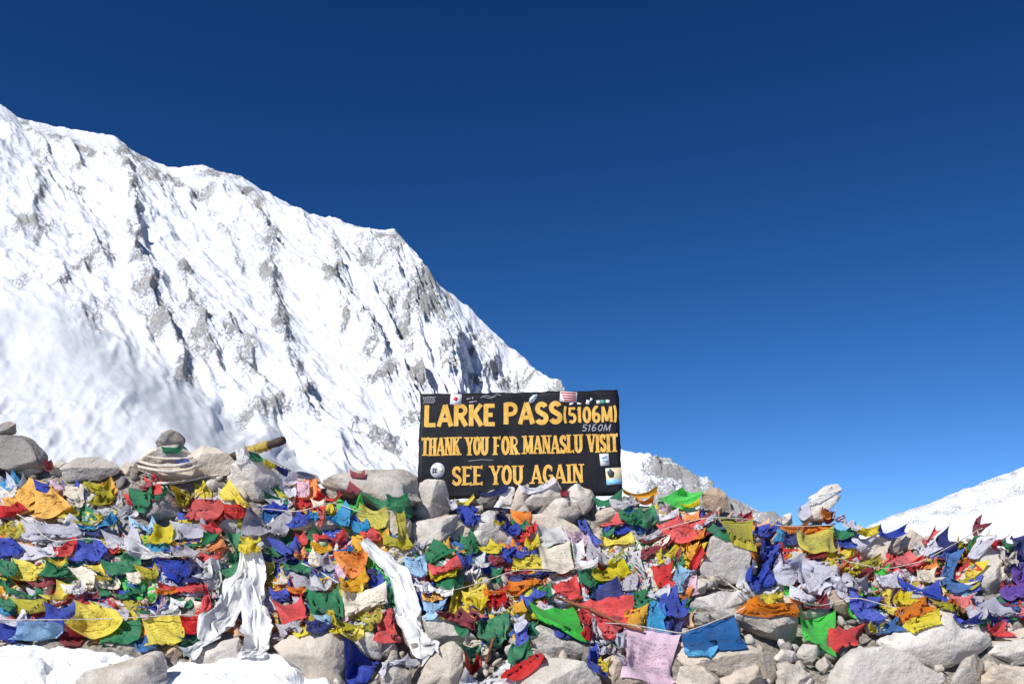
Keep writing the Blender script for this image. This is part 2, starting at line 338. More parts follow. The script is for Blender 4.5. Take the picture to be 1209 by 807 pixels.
# ------------------------------------------------------------------ snow slope on the right
def build_right_slope():
    nc, nr = 420, 240
    sx = np.linspace(985, 1750, nc); ry = np.interp(sx, [985, 1010, 1040, 1075, 1100, 1150, 1180, 1209, 1300, 1500, 1750], [640, 628, 613, 601, 592, 573, 562, 551, 520, 455, 390]) + (fbm(sx*.1, sx*0+1.7, 15, 4)-.5)*4
    D = np.interp(sx, [985, 1750], [620, 420]); R = at(sx, ry, D); H = R[:, 2]+12
    T = np.linspace(0, 1, nr)[:, None]
    P = np.empty((nr, nc, 3)); P[..., 0] = R[:, 0] - .25*H*T; P[..., 1] = R[:, 1]-H*2.6*T; P[..., 2] = R[:, 2]-H*T
    px, py, _ = proj(P); a = P[..., 0]; b = P[..., 1]
    fade = sstep(0, .08, T)
    d = fade*((fbm(a/40, b/60, 101, 5)-.5)*9 + (rid((a+b*.3)/16, b/40, 103, 4)-.5)*2.2)
    P[..., 2] += d
    rk = .34*sstep(.16, 0.0, T)*fbm(px/9, py/4, 107, 4)*1.9 + .62*np.exp(-((py-(np.interp(px, [1040, 1209], [628, 580])))/9)**2)*fbm(px/12, py/4, 109, 4) + .30*fbm(px/30, py/6, 113, 4)-.05
    nb = 4; B = np.stack([P[0]+np.array([0, 1, 0])*(nb-k)*40-np.array([0, 0, 1])*(nb-k)/nb*H[:, None] for k in range(nb)])
    A = np.concatenate([B, P]); rka = np.concatenate([np.repeat(rk[:1], nb, 0), rk])
    t = mountain_material('slope_snow')
    for n in t.node_tree.nodes:                      # the slope is nearer: finer grain
        if n.type == 'TEX_NOISE': n.inputs['Scale'].default_value *= 6
        if n.type == 'BUMP': n.inputs['Distance'].default_value *= .12
    o = link('snow_slope', make_mesh('snow_slope', A, grid_faces(nr+nb, nc)[:, ::-1], True, {'rock': rka}), t)
    tag(o, 'bright snow slope with stony streaks rising at the right edge', 'slope', kind='structure')
build_right_slope()

# ------------------------------------------------------------------ ground to the horizon
def build_ground():
    r = np.concatenate([np.linspace(0.2, 30, 70), np.geomspace(32, 16000, 60)]); th = np.linspace(0, 2*math.pi, 145)
    x = r[:, None]*np.cos(th); y = r[:, None]*np.sin(th)
    z = (fbm(x/3, y/3, 201, 5)-.5)*.25*np.clip(r[:, None]/3, .3, 1) + (fbm(x/90, y/90, 203, 4)-.5)*np.clip(r[:, None]/60-.4, 0, 4)*1.0 - np.clip(y-9, 0, 40)*.09
    z = z - np.clip(r[:, None]-200, 0, 6000)*.012
    t = NT('stony_snow_ground'); g = t.n('ShaderNodeNewGeometry'); p = g.outputs['Position']
    m = t.mr(t.noise(p, .5, 7, .6), .44, .52); gr = t.ramp(t.noise(p, 12, 6, .7), (.3, (.10, .09, .08)), (.55, (.27, .25, .22)), (.75, (.42, .39, .35)))
    t.l(t.mix(m, gr, (.88, .89, .91)), t.p.inputs['Base Color']); t.p.inputs['Roughness'].default_value = .85
    t.l(t.bump(t.noise(p, 14, 7, .7), .8, .05), t.p.inputs['Normal'])
    tag(link('ground', make_mesh('ground', np.stack([x, y, z], -1), grid_faces(len(r), len(th))), t.m), 'stony snow patched ground of the mountain pass', 'ground', kind='structure')
build_ground()

# ------------------------------------------------------------------ rubble mound
CREST = np.array([(-500, 560), (-150, 540), (0, 543), (60, 544), (110, 545), (160, 541), (200, 536), (240, 540), (280, 552), (330, 566), (380, 568), (430, 562), (490, 572), (540, 588), (600, 592), (700, 594), (740, 587), (800, 590), (850, 594), (890, 606), (930, 618), (970, 617), (1010, 626), (1060, 626), (1100, 634), (1150, 634), (1209, 640), (1400, 665), (1800, 690)], float)
BOT = 815.0; D_NEAR, D_FAR = 4.7, 6.6
def crest(px): return np.interp(px, CREST[:, 0], CREST[:, 1])
def mound_depth(px, py):
    t = np.clip((BOT-np.asarray(py, float))/(BOT-crest(px)), -.2, 1.0); return D_NEAR + (D_FAR-D_NEAR)*(t**1.08 if np.ndim(t) == 0 and t > 0 else np.where(t > 0, np.abs(t)**1.08, t))
def build_mound():
    nc, nr = 420, 190
    sx = np.linspace(-420, 1700, nc); t = np.linspace(0, 1, nr)
    PX = np.broadcast_to(sx, (nr, nc)); PY = BOT + (crest(sx)-BOT)[None, :]*t[:, None]
    Dp = D_NEAR + (D_FAR-D_NEAR)*t[:, None]**1.08
    P = at(PX, PY, np.broadcast_to(Dp, (nr, nc)))
    n1 = rid(P[..., 0]/.55, P[..., 1]/.55, 301, 4, .5); nz = (n1-.55)*.14 + (fbm(P[..., 0]/.13, P[..., 1]/.13, 305, 4)-.5)*.09
    f = sstep(1.0, .93, t)[:, None]*.8+.2
    P[..., 2] += nz*f - .05
    # foot and rear
    nf = 30; Ft = np.empty((nf, nc, 3)); e = P[0]
    for k in range(nf):
        q = (nf-k)/nf; Ft[k] = e + np.array([0, -1.5, 0])*q; Ft[k, :, 2] = e[:, 2]*(1-q) - .1*q + (fbm(Ft[k, :, 0]/.3, Ft[k, :, 1]/.3, 307, 4)-.5)*.12
    nb = 30; Bk = np.empty((nb, nc, 3)); e = P[-1]
    for k in range(nb):
        q = (k+1)/nb; Bk[k] = e + np.array([0, 3.2, 0])*q; Bk[k, :, 2] = (e[:, 2])*(1-q**1.1) - .5*q + (fbm(Bk[k, :, 0]/.4, Bk[k, :, 1]/.4, 309, 4)-.5)*.15*q
    A = np.concatenate([Ft, P, Bk])
    t_ = NT('rubble_soil'); g = t_.n('ShaderNodeNewGeometry'); p = g.outputs['Position']
    vo = t_.n('ShaderNodeTexVoronoi'); vo.inputs['Scale'].default_value = 26; t_.l(p, vo.inputs['Vector'])
    c = t_.mix(t_.mr(vo.outputs['Distance'], .1, .7), (.55, .51, .45), (.30, .27, .23)); c = t_.mix(t_.mr(t_.noise(p, 60, 4), .4, .7), c, (.40, .35, .29))
    t_.l(c, t_.p.inputs['Base Color']); t_.p.inputs['Roughness'].default_value = .9
    t_.l(t_.bump(t_.noise(p, 40, 6, .7), .8, .03, t_.bump(vo.outputs['Distance'], .9, .04)), t_.p.inputs['Normal'])
    Fq = grid_faces(A.shape[0], nc)
    tag(link('rubble_mound', make_mesh('rubble_mound', A, Fq), t_.m), 'low mound of stony rubble under the flags and rocks', 'mound', kind='structure')
    return A.reshape(-1, 3), Fq
MV, MF = build_mound()
BV, BF = [MV], [MF]; NV = [len(MV)]
def collide(V, Fq):
    Fq = np.asarray(Fq)
    if Fq.shape[1] == 3: Fq = np.concatenate([Fq, Fq[:, 2:3]], 1)
    BV.append(V); BF.append(Fq+NV[0]); NV[0] += len(V)

# ------------------------------------------------------------------ snow lying at the foot on the left
def build_snow():
    nc, nr = 260, 110
    sx = np.linspace(-330, 412, nc); top = np.interp(sx, [-330, -50, 0, 60, 150, 205, 215, 250, 300, 325, 360, 395, 412], [728, 738, 744, 750, 758, 768, 782, 786, 768, 768, 786, 800, 815]) + (fbm(sx/25, sx*0, 401, 4)-.5)*14
    t = np.linspace(0, 1, nr); PX = np.broadcast_to(sx, (nr, nc)); PY = top+(895-top)*t[:, None]
    d = D_NEAR + (BOT-PY)/(BOT-crest(PX))*(D_FAR-D_NEAR); P = at(PX, PY, d)
    P[..., 2] += .10*sstep(0, .16, t)[:, None]*sstep(412, 380, sx)[None, :] - .055 + ((fbm(P[..., 0]/.35, P[..., 1]/.35, 405, 5)-.5)*.17 - .05*sstep(.62, .78, fbm(P[..., 0]/.16, P[..., 1]/.16, 407, 3)))*sstep(0, .2, t)[:, None]
    B = P.copy(); B[..., 2] -= .25
    V = np.concatenate([P.reshape(-1, 3), B.reshape(-1, 3)]); n = nc*nr
    f1 = grid_faces(nr, nc); f2 = f1[:, ::-1]+n
    ring = list(range(nc)) + [r*nc+nc-1 for r in range(1, nr)] + [(nr-1)*nc+c for c in range(nc-2, -1, -1)] + [r*nc for r in range(nr-2, 0, -1)]
    sd = np.array([(ring[i], ring[i-1], ring[i-1]+n, ring[i]+n) for i in range(len(ring))])
    Fq = np.concatenate([f1, f2, sd])
    tag(link('snow_patch', make_mesh('snow_patch', V, Fq), M_SNOW), 'patch of old white snow at the foot of the mound, lower left', 'snow', kind='structure')
    collide(V, Fq)
build_snow()

# ------------------------------------------------------------------ rocks
import bmesh
def ico(sub):
    bm = bmesh.new(); bmesh.ops.create_icosphere(bm, subdivisions=sub, radius=1.0)
    V = np.array([v.co[:] for v in bm.verts]); Fq = np.array([[v.index for v in f.verts] for f in bm.faces]); bm.free(); return V, Fq
ICO = {k: ico(k) for k in (2, 3, 5)}
def rock_shape(seed, sub=5, planes=10, edge=280.0):
    r = np.random.default_rng(seed); V, Fq = ICO[sub]
    N = r.normal(size=(planes, 3)); N /= np.linalg.norm(N, axis=1)[:, None]; d = r.uniform(.50, .88, planes)
    s = np.clip(V@N.T, .02, None)/d                              # support of each cutting plane
    s = np.concatenate([s, np.full((len(V), 1), 1/1.12)], 1)
    R = 1/(np.sum(s**edge, 1)**(1/edge))
    P = V*R[:, None]
    for k, (f, a) in enumerate(((1.6, .07), (3.7, .04), (9, .04), (21, .03))): P = P*(1+a*(n3(P*f+seed*3.7, seed+k)-.5))[:, None]
    return P, Fq
def rock(poly, tone, label, seed, thick=.62, lift=.18, sub=5, depth=None):
    p = np.array(poly, float).reshape(-1, 2); x = p[:, 0]; y = p[:, 1]
    A = np.stack([x, y], 1); q = np.roll(A, -1, 0); cr = A[:, 0]*q[:, 1]-q[:, 0]*A[:, 1]; ar = cr.sum()/2
    c = ((A+q)*cr[:, None]).sum(0)/(6*ar)
    # dense outline, principal axes
    L = np.concatenate([A[i]+(q[i]-A[i])*np.linspace(0, 1, 12, endpoint=False)[:, None] for i in range(len(A))]) - c
    w_, E = np.linalg.eigh(np.cov(L.T)); e1 = E[:, 1]; e2 = np.array([-e1[1], e1[0]])
    u = L@e1; v = L@e2; su = np.abs(u).max(); sv = np.abs(v).max()
    P, Fq = rock_shape(seed, sub)
    X = P[:, 0]*su; Y = P[:, 1]*sv; nb = 72
    def prof(a, b, smooth):
        th = np.arctan2(b, a); rr = np.hypot(a, b); bins = ((th+math.pi)/(2*math.pi)*nb).astype(int) % nb; o = np.zeros(nb); np.maximum.at(o, bins, rr)
        for i in range(nb):
            if o[i] == 0: o[i] = max(o[i-1], o[(i+1) % nb])
        return o
    po = prof(u, v, 1); pr = prof(X, Y, 1)
    k = po/np.maximum(pr, 1e-6); k = (np.roll(k, 1)+2*k+np.roll(k, -1))/4
    th = (np.arctan2(Y, X)+math.pi)/(2*math.pi)*nb-.5; i0 = np.floor(th).astype(int); f = th-i0
    kk = k[i0 % nb]*(1-f)+k[(i0+1) % nb]*f
    X = X*kk; Y = Y*kk
    ix = X*e1[0]+Y*e2[0]; iy = X*e1[1]+Y*e2[1]
    size = math.sqrt(su*sv)
    cy = min(c[1]+ (y.max()-c[1])*.35, BOT+40)
    cyc = max(cy, crest(c[0])+6)
    d = (float(mound_depth(c[0], cyc)) - lift*size/F*5.5) if depth is None else depth
    C = at(c[0], c[1], d); s = d/F
    Wd = C + (ix*s)[:, None]*RT - (iy*s)[:, None]*UP - (P[:, 2]*thick*size*s)[:, None]*FW
    Fq2 = Fq[:, ::-1]
    V, cen = recenter(Wd, (C[0], C[1], Wd[:, 2].min()))
    m = make_mesh('rock', V, Fq2)
    try: m.set_sharp_from_angle(angle=math.radians(40))
    except Exception: pass
    o = link('rock', m, ROCKM[tone]); o.location = cen
    # keep the outside outward
    tag(o, label, 'rock', 'rocks of the mound'); collide(Wd, Fq2); return o
ROCKS = [
 ('0 513 15 513 35 518 50 530 59 539 60 549 45 558 28 562 8 556 -25 560 -45 540 -20 520', 'd', 'big dark boulder at the left edge of the mound'),
 ('-8 505 3 499 12 497 20 500 19 511 8 516 -8 518', 'd', 'small dark stone perched on the big dark boulder at the left edge'),
 ('58 552 66 543 80 546 84 556 70 562 58 561', 'g', 'small grey stone between the dark left boulder and the flat topped boulder'),
 ('140 556 150 544 163 548 164 558 150 563', 'c', 'small tan stone left of the base of the cairn'),
 ('336 566 352 556 372 560 380 570 360 576 340 574', 'g', 'low grey stone on the crest behind the orange and pink flags'),
 ('9 543 25 539 45 548 51 556 35 563 15 557', 'g', 'grey slab leaning against the front of the dark left boulder'),
 ('74 549 90 540 112 540 141 547 143 557 120 566 76 571 71 560', 'g', 'flat topped grey boulder on the crest left of the cairn'),
 ('184 521 192 510 204 506 212 510 219 520 216 528 200 528 186 528', 'd', 'dark rounded capstone on top of the rope wrapped cairn'),
 ('158 549 168 536 182 528 194 528 194 545 176 553', 'c', 'tan stone on the left side of the rope wrapped cairn'),
 ('186 530 192 525 212 524 220 530 229 539 226 548 205 551 186 547', 'g', 'grey stone directly under the capstone of the cairn'),
 ('170 552 196 547 232 548 238 562 215 572 180 570', 'c', 'wide stone at the base of the rope wrapped cairn'),
 ('218 540 236 526 255 529 270 534 280 545 272 560 250 563 232 556', 'c', 'rough tan boulder just right of the rope wrapped cairn'),
 ('174 608 180 585 196 572 209 592 214 611 196 616', 'd', 'dark grey pointed stone below the rope wrapped cairn'),
 ('272 562 275 546 290 540 311 540 331 557 334 571 325 583 311 593 294 593 279 586 272 573', 'w', 'big pale angular boulder below the slanting pole'),
 ('374 572 394 560 420 554 450 555 476 555 494 566 496 590 470 612 440 600 410 584', 'g', 'long speckled grey boulder on the crest left of the sign'),
 ('253 622 266 608 283 606 290 620 281 630 264 627', 'g', 'small rounded grey stone left of the hanging grey cloth'),
 ('332 622 358 610 380 607 396 612 406 623 390 631 362 628', 'c', 'rounded beige stone under the turquoise flags'),
 ('491 573 504 565 525 566 530 585 531 604 520 613 505 617 490 611 487 590', 'g', 'squarish grey boulder at the lower left corner of the sign'),
 ('486 617 520 612 541 608 538 626 522 643 498 643 483 630', 'g', 'shaded grey stone under the squarish boulder by the sign'),
 ('456 600 472 600 486 615 484 640 462 640 450 620', 'g', 'grey stone behind the olive strips left of the squarish boulder'),
 ('551 594 562 583 585 577 589 590 583 599 565 602', 'd', 'brown speckled rock at the sign foot, leftmost of the row'),
 ('588 578 598 573 608 575 606 598 589 598', 'w', 'small white upright stone at the foot of the sign'),
 ('603 600 611 573 626 571 624 606 604 607', 'c', 'tan upright slab beside the small white stone at the sign foot'),
 ('618 593 628 581 655 565 663 575 664 588 646 606 624 605', 'g', 'grey rock with a dark hollow under the lavender cloth'),
 ('666 585 672 575 681 570 692 577 698 578 703 586 702 597 690 608 672 606 663 594', 'w', 'white rounded rock below the right half of the sign'),
 ('638 606 655 590 668 587 682 596 687 606 665 617 646 615', 'w', 'low white rock in front of the white rounded rock'),
 ('616 609 640 605 668 614 684 622 687 632 650 630 625 618', 'c', 'flat beige slab above the white wrapped cloth'),
 ('563 610 575 601 588 604 596 620 607 640 588 648 566 642 558 630', 'w', 'tall whitish rock below the brown speckled rock'),
 ('541 609 550 606 563 615 559 622 545 617', 'c', 'small cream stone left of the tall whitish rock'),
 ('536 627 545 620 559 622 556 633 543 637', 'c', 'small round cream stone above the green flags'),
 ('702 606 724 588 741 596 747 606 722 614 705 618', 'c', 'pale slab to the right of the white rounded rock'),
 ('828 583 845 574 856 581 860 600 846 607 830 598', 'p', 'brownish rock on the crest beside the lime cloth'),
 ('833 652 838 632 848 627 870 639 889 645 892 668 883 693 858 690 829 682 824 671', 'w', 'blocky cream boulder right of the red flags'),
 ('814 697 821 681 836 687 833 701 820 706', 'g', 'small stone under the left edge of the blocky boulder'),
 ('812 713 821 703 850 697 880 701 887 710 868 726 845 734 820 723', 'w', 'flat pale rock under the blocky cream boulder'),
 ('866 724 884 715 920 717 944 722 944 754 936 763 900 753 871 741', 'g', 'angular pale slab beneath the orange rolled cloth'),
 ('800 786 808 770 850 767 897 764 900 790 880 801 840 796 815 788', 'c', 'long tan rock below the wide deep blue flag'),
 ('796 812 803 785 830 785 850 800 852 816 800 822', 'c', 'brownish rock at the bottom edge right of the pink flag'),
 ('848 803 868 790 896 784 903 808 880 822 852 818', 'c', 'tan rock at the bottom edge under the long tan rock'),
 ('913 777 922 765 940 770 943 781 920 787', 'w', 'small white stone left of the round one under the angular slab'),
 ('939 776 949 760 963 759 971 772 959 786 945 786', 'w', 'small round white stone left of the lime hanging flag'),
 ('962 786 974 774 987 788 972 795', 'g', 'small grey stone below the tip of the lime hanging flag'),
 ('916 793 930 782 945 787 959 797 951 812 920 815', 'g', 'flat grey stone near the bottom edge below the small white stones'),
 ('896 770 910 766 916 790 914 815 898 815', 'd', 'dark rubble stone in the gap right of the long tan rock'),
 ('903 692 917 670 926 667 931 696 916 704', 'w', 'pale upright stone left of the lavender cloth bundle'),
 ('913 704 940 697 956 714 986 723 958 732 930 722', 'c', 'cream slab behind the orange rolled cloth'),
 ('972 700 980 692 993 692 1006 709 1021 722 1018 731 998 730 984 719', 'p', 'tan oval rock between lavender bundle and blue flag'),
 ('906 642 919 625 933 640 926 650 910 648', 'p', 'peach coloured stone left of the white topped cairn'),
 ('953 589 974 574 990 570 994 581 976 585 960 589', 'w', 'white flat stone tilted on top of the right cairn'),
 ('946 600 957 586 976 583 991 582 988 593 978 601 979 617 950 619 941 610', 'w', 'pale block forming the body of the right cairn'),
 ('924 608 934 605 936 618 925 620', 'w', 'tiny pale stone at the left foot of the right cairn'),
 ('998 648 1038 631 1054 640 1042 662 1010 664', 'c', 'beige rock on the crest between the right cairn and the red cloth'),
 ('1062 638 1077 625 1092 635 1087 649 1068 651', 'c', 'small tan rock right of the hanging blue crest flag'),
 ('1143 684 1153 661 1165 650 1181 647 1191 660 1198 680 1193 701 1175 709 1155 702 1146 692', 'g', 'rugged grey white rock near the right edge'),
 ('1028 762 1040 752 1060 738 1105 716 1118 717 1133 736 1157 742 1166 755 1155 769 1110 781 1080 777 1050 768', 'w', 'long pale boulder with a yellow flag lying on it'),
 ('975 814 982 795 1001 769 1040 761 1076 770 1091 786 1109 791 1112 825 1040 835 980 828', 'w', 'huge white boulder at the bottom right'),
 ('1118 812 1120 795 1135 776 1154 772 1167 786 1162 815 1138 825', 'g', 'grey rock in front of the long pale boulder'),
 ('1161 771 1180 758 1235 748 1240 778 1186 784 1165 780', 'w', 'flat whitish rock at the right edge above the corner stones'),
 ('1158 805 1170 786 1235 783 1240 822 1165 826', 'c', 'cream rock in the lower right corner'),
 ('1138 738 1153 728 1170 740 1172 752 1160 757 1145 750', 'w', 'small white rock behind the long pale boulder'),
 ('1170 752 1195 745 1235 735 1238 752 1190 760', 'c', 'cream rock behind the right edge flags'),
 ('88 806 108 786 150 780 190 767 199 789 196 822 92 828', 'g', 'pale grey rock half sunk in the snow at lower left'),
 ('192 772 210 759 220 769 206 780', 'p', 'small brown stone between the yellow flag and the knotted scarf'),
 ('222 772 238 766 281 754 286 776 262 785 236 790 221 787', 'g', 'speckled grey rock beneath the legs of the knotted scarf'),
 ('320 766 340 750 370 741 396 742 409 755 412 790 402 812 375 804 350 787 334 776', 'c', 'broad tan rock above the snow'),
 ('404 747 440 742 453 755 452 777 430 772 412 765', 'g', 'grey stone behind the bright blue hanging flag'),
 ('445 756 465 753 470 769 461 779 446 776', 'd', 'small dark stone right of the bright blue hanging flag'),
 ('448 796 466 784 486 796 484 818 450 820', 'g', 'rubble stone at the bottom edge left of the tan pointed rock'),
 ('488 815 504 781 520 762 536 756 547 765 547 786 539 820 510 826', 'c', 'tan pointed rock at the bottom edge below the curling scarf'),
 ('496 729 520 724 550 739 564 750 562 772 540 766 510 757 496 746', 'g', 'crumbly speckled rock under the crimson flag'),
 ('625 741 632 736 650 742 690 759 697 766 685 777 650 780 628 773', 'g', 'wedge shaped grey rock beneath the lime flag'),
 ('594 816 614 791 645 778 690 778 709 799 714 824 650 834 600 828', 'g', 'large rounded grey rock at the bottom edge in the middle'),
 ('713 752 723 744 728 765 717 772', 'c', 'tiny cream stone right of the narrow lavender pennant'),
 ('712 778 734 769 738 800 724 818 712 804', 'c', 'cream stone left of the pink flag'),
 ('726 806 740 789 758 800 760 820 730 824', 'd', 'dark stone under the lower left corner of the pink flag'),
 ('820 724 836 722 846 734 832 745 818 738', 'd', 'dark shaded stone in the gap above the wide deep blue flag'),
 ('1034 640 1050 633 1064 636 1060 652 1046 658', 'c', 'small cream stone on the crest left of the small tan rock'),
]
for i, (pl, tone, lab) in enumerate(ROCKS):
    rock([float(v) for v in pl.split()], tone, lab, 500+i*7)

# ------------------------------------------------------------------ loose small stones (uncountable)
def build_rubble():
    r = np.random.default_rng(5); VV = []; FF = []; off = 0; MI = []
    shapes = [rock_shape(900+k, 2, 9) for k in range(10)]
    for k in range(1500):
        px = r.uniform(-80, 1290); c = crest(px); py = c + (BOT+22-c)*r.uniform(.0, 1.0)**.8
        if px < 400 and py > 742: continue
        if px > 760 and py > 690 and r.random() < .5: continue
        P, Fq = shapes[r.integers(10)]; s = r.uniform(.018, .055)*(1.5 if r.random() < .15 else 1)
        q = r.normal(size=(3, 3)); q, _ = np.linalg.qr(q)
        if np.linalg.det(q) < 0: q[0] *= -1
        C = at(px, py, float(mound_depth(px, py))); V = (P*np.array([1, .8, .6])*s)@q.T + C
        VV.append(V); FF.append(Fq+off); off += len(V); MI += [int(r.integers(4))]*len(Fq)
    V = np.concatenate(VV); Fq = np.concatenate(FF)
    o = link('rubble', make_mesh('rubble', V, Fq, False, matidx=MI), [ROCKM[k] for k in 'wcgd'])
    tag(o, 'loose small stones filling the gaps between rocks and flags', 'rubble', kind='stuff'); collide(V, Fq)
build_rubble()

# ------------------------------------------------------------------ the signboard
def build_sign():
    D0 = float(mound_depth(613, 600)) + .10
    C = at(613.0, 522.0, D0); n = np.array([0.03, -1.0, .10]); n /= np.linalg.norm(n)
    def hit(px, py):
        r = rays(px, py); return CAM + r*(((C-CAM)@n)/(r@n))[..., None]
    # picture of the board in the enlarged photograph: x 66..1138, y 52..585
    TL, TR, BR, BL = [hit(np.array(x), np.array(y)) for x, y in ((496.3, 464.8), (729.8, 460.8), (735.0, 584.0), (492.6, 590.0))]
    X0, X1, Y0, Y1 = 68.0, 1132.0, 58.0, 600.0
    def bp(zx, zy, off=0.0):
        u = (np.asarray(zx, float)-X0)/(X1-X0); v = (np.asarray(zy, float)-Y0)/(Y1-Y0); u = u[..., None]; v = v[..., None]
        P = TL*(1-u)*(1-v)+TR*u*(1-v)+BR*u*v+BL*(1-u)*v
        wob = (fbm(u[..., 0]*4+9, v[..., 0]*3, 611, 3)-.5)*.022
        return P + n*(wob[..., None]+off)
    root = empty('signboard', tuple(bp(np.array(600.), np.array(600.)))); base = np.array(root.location)
    tag(root, 'black painted signboard with yellow lettering standing on the crest of the mound', 'sign')
    def put(name, V, Fq, mat, smooth=False, lab=None):
        o = link(name, make_mesh(name, V.reshape(-1, 3)-base, Fq, smooth), mat, root)
        if lab: o['label'] = lab
        return o
    t = NT('sign_paint'); g = t.n('ShaderNodeNewGeometry'); p = g.outputs['Position']
    c = t.mix(t.mr(t.noise(p, 9, 6, .65), .5, .8), (.007, .007, .010), (.022, .022, .026)); c = t.mix(t.math('MULTIPLY', t.mr(t.noise(p, 70, 5, .75), .62, .72), .5), c, (.17, .16, .15))
    t.l(c, t.p.inputs['Base Color']); t.l(t.mr(t.noise(p, 14, 4), .3, .7, .42, .68), t.p.inputs['Roughness']); t.p.inputs['Specular IOR Level'].default_value = .3
    t.l(t.bump(t.noise(p, 120, 4), .25, .002), t.p.inputs['Normal'])
    nu, nv = 49, 25; U, Vv = np.meshgrid(np.linspace(X0, X1, nu), np.linspace(Y0, Y1, nv))
    # bent, dented edges
    ed = np.minimum(np.minimum(U-X0, X1-U), np.minimum(Vv-Y0, Y1-Vv)); dent = sstep(25, 0, ed)
    U2 = U + dent*(fbm(U/90, Vv/60, 621, 3)-.5)*16; V2 = Vv + dent*(fbm(U/70, Vv/90, 623, 3)-.5)*14
    Fr = bp(U2, V2); Bk = Fr - n*.016
    N = nu*nv; ring = list(range(nu)) + [r*nu+nu-1 for r in range(1, nv)] + [(nv-1)*nu+c_ for c_ in range(nu-2, -1, -1)] + [r*nu for r in range(nv-2, 0, -1)]
    f1 = grid_faces(nv, nu)[:, ::-1]
    sd = np.array([(ring[i-1], ring[i], ring[i]+N, ring[i-1]+N) for i in range(len(ring))])
    VV = np.concatenate([Fr.reshape(-1, 3), Bk.reshape(-1, 3)]); FF = np.concatenate([f1, f1[:, ::-1]+N, sd])
    put('board', VV, FF, t.m); collide(VV, FF)
    steel = plain('sign_post_steel', (.12, .115, .11), .5, .3, 40)
    for zx in (200, 980):
        a = bp(np.array(float(zx)), np.array(120.), -.045); b = bp(np.array(float(zx)), np.array(600.), -.045); b = b + (b-a)*1.0
        V, Fq = tube(np.array([a, b]), .022, 8); put('post', V, Fq, steel, True)
    yel = NT('sign_yellow'); g = yel.n('ShaderNodeNewGeometry'); p = g.outputs['Position']
    c = yel.mix(yel.mr(yel.noise(p, 18, 5, .6), .35, .7), (.74, .39, .045), (.88, .56, .13)); c = yel.mix(yel.mr(yel.noise(p, 85, 5, .75), .57, .66), c, (.20, .10, .02))
    yel.l(c, yel.p.inputs['Base Color']); yel.p.inputs['Roughness'].default_value = .55
    white = plain('sticker_white', (.78, .77, .76), .5, .08, 60); red = plain('sticker_red', (.55, .05, .06), .5); blue = plain('sticker_blue', (.25, .55, .78), .5)
    chalk = plain('chalk_grey', (.42, .42, .46), .8); dark = plain('sticker_ink', (.06, .05, .07), .6); green = plain('sticker_green', (.05, .32, .22), .5); creamm = plain('sticker_cream', (.75, .66, .42), .5); leafm = plain('sticker_leaf', (.55, .70, .74), .4)
    cnt = [0]
    def ribbon(pts, wd, off=.0016):
        pts = np.array(pts, float); cnt[0] += 1
        d = np.gradient(pts, axis=0) if len(pts) > 2 else np.repeat((pts[1]-pts[0])[None], 2, 0)
        d /= np.maximum(np.linalg.norm(d, axis=1), 1e-6)[:, None]; nn = np.stack([-d[:, 1], d[:, 0]], 1)*np.asarray(wd).reshape(-1, 1)/2
        if len(pts) == 2:                                 # subdivide straight strokes so they follow the board
            s = np.linspace(0, 1, 6)[:, None]; A = (pts[0]+nn[0])*(1-s)+(pts[1]+nn[1])*s; B = (pts[0]-nn[0])*(1-s)+(pts[1]-nn[1])*s
        else: A, B = pts+nn, pts-nn
        o = off + (cnt[0] % 9)*.00022
        V = np.concatenate([bp(A[:, 0], A[:, 1], o), bp(B[:, 0], B[:, 1], o)]); k = len(A)
        Fq = np.array([(i, i+1, k+i+1, k+i) for i in range(k-1)])
        return V, Fq
    def join(lst):
        VV, FF, o = [], [], 0
        for V, Fq in lst: VV.append(V); FF.append(Fq+o); o += len(V)
        return np.concatenate(VV), np.concatenate(FF)
    def arc(cx, cy, rx, ry, a0, a1, k=14): a = np.radians(np.linspace(a0, a1, k)); return [(cx+rx*math.cos(q), cy+ry*math.sin(q)) for q in a]
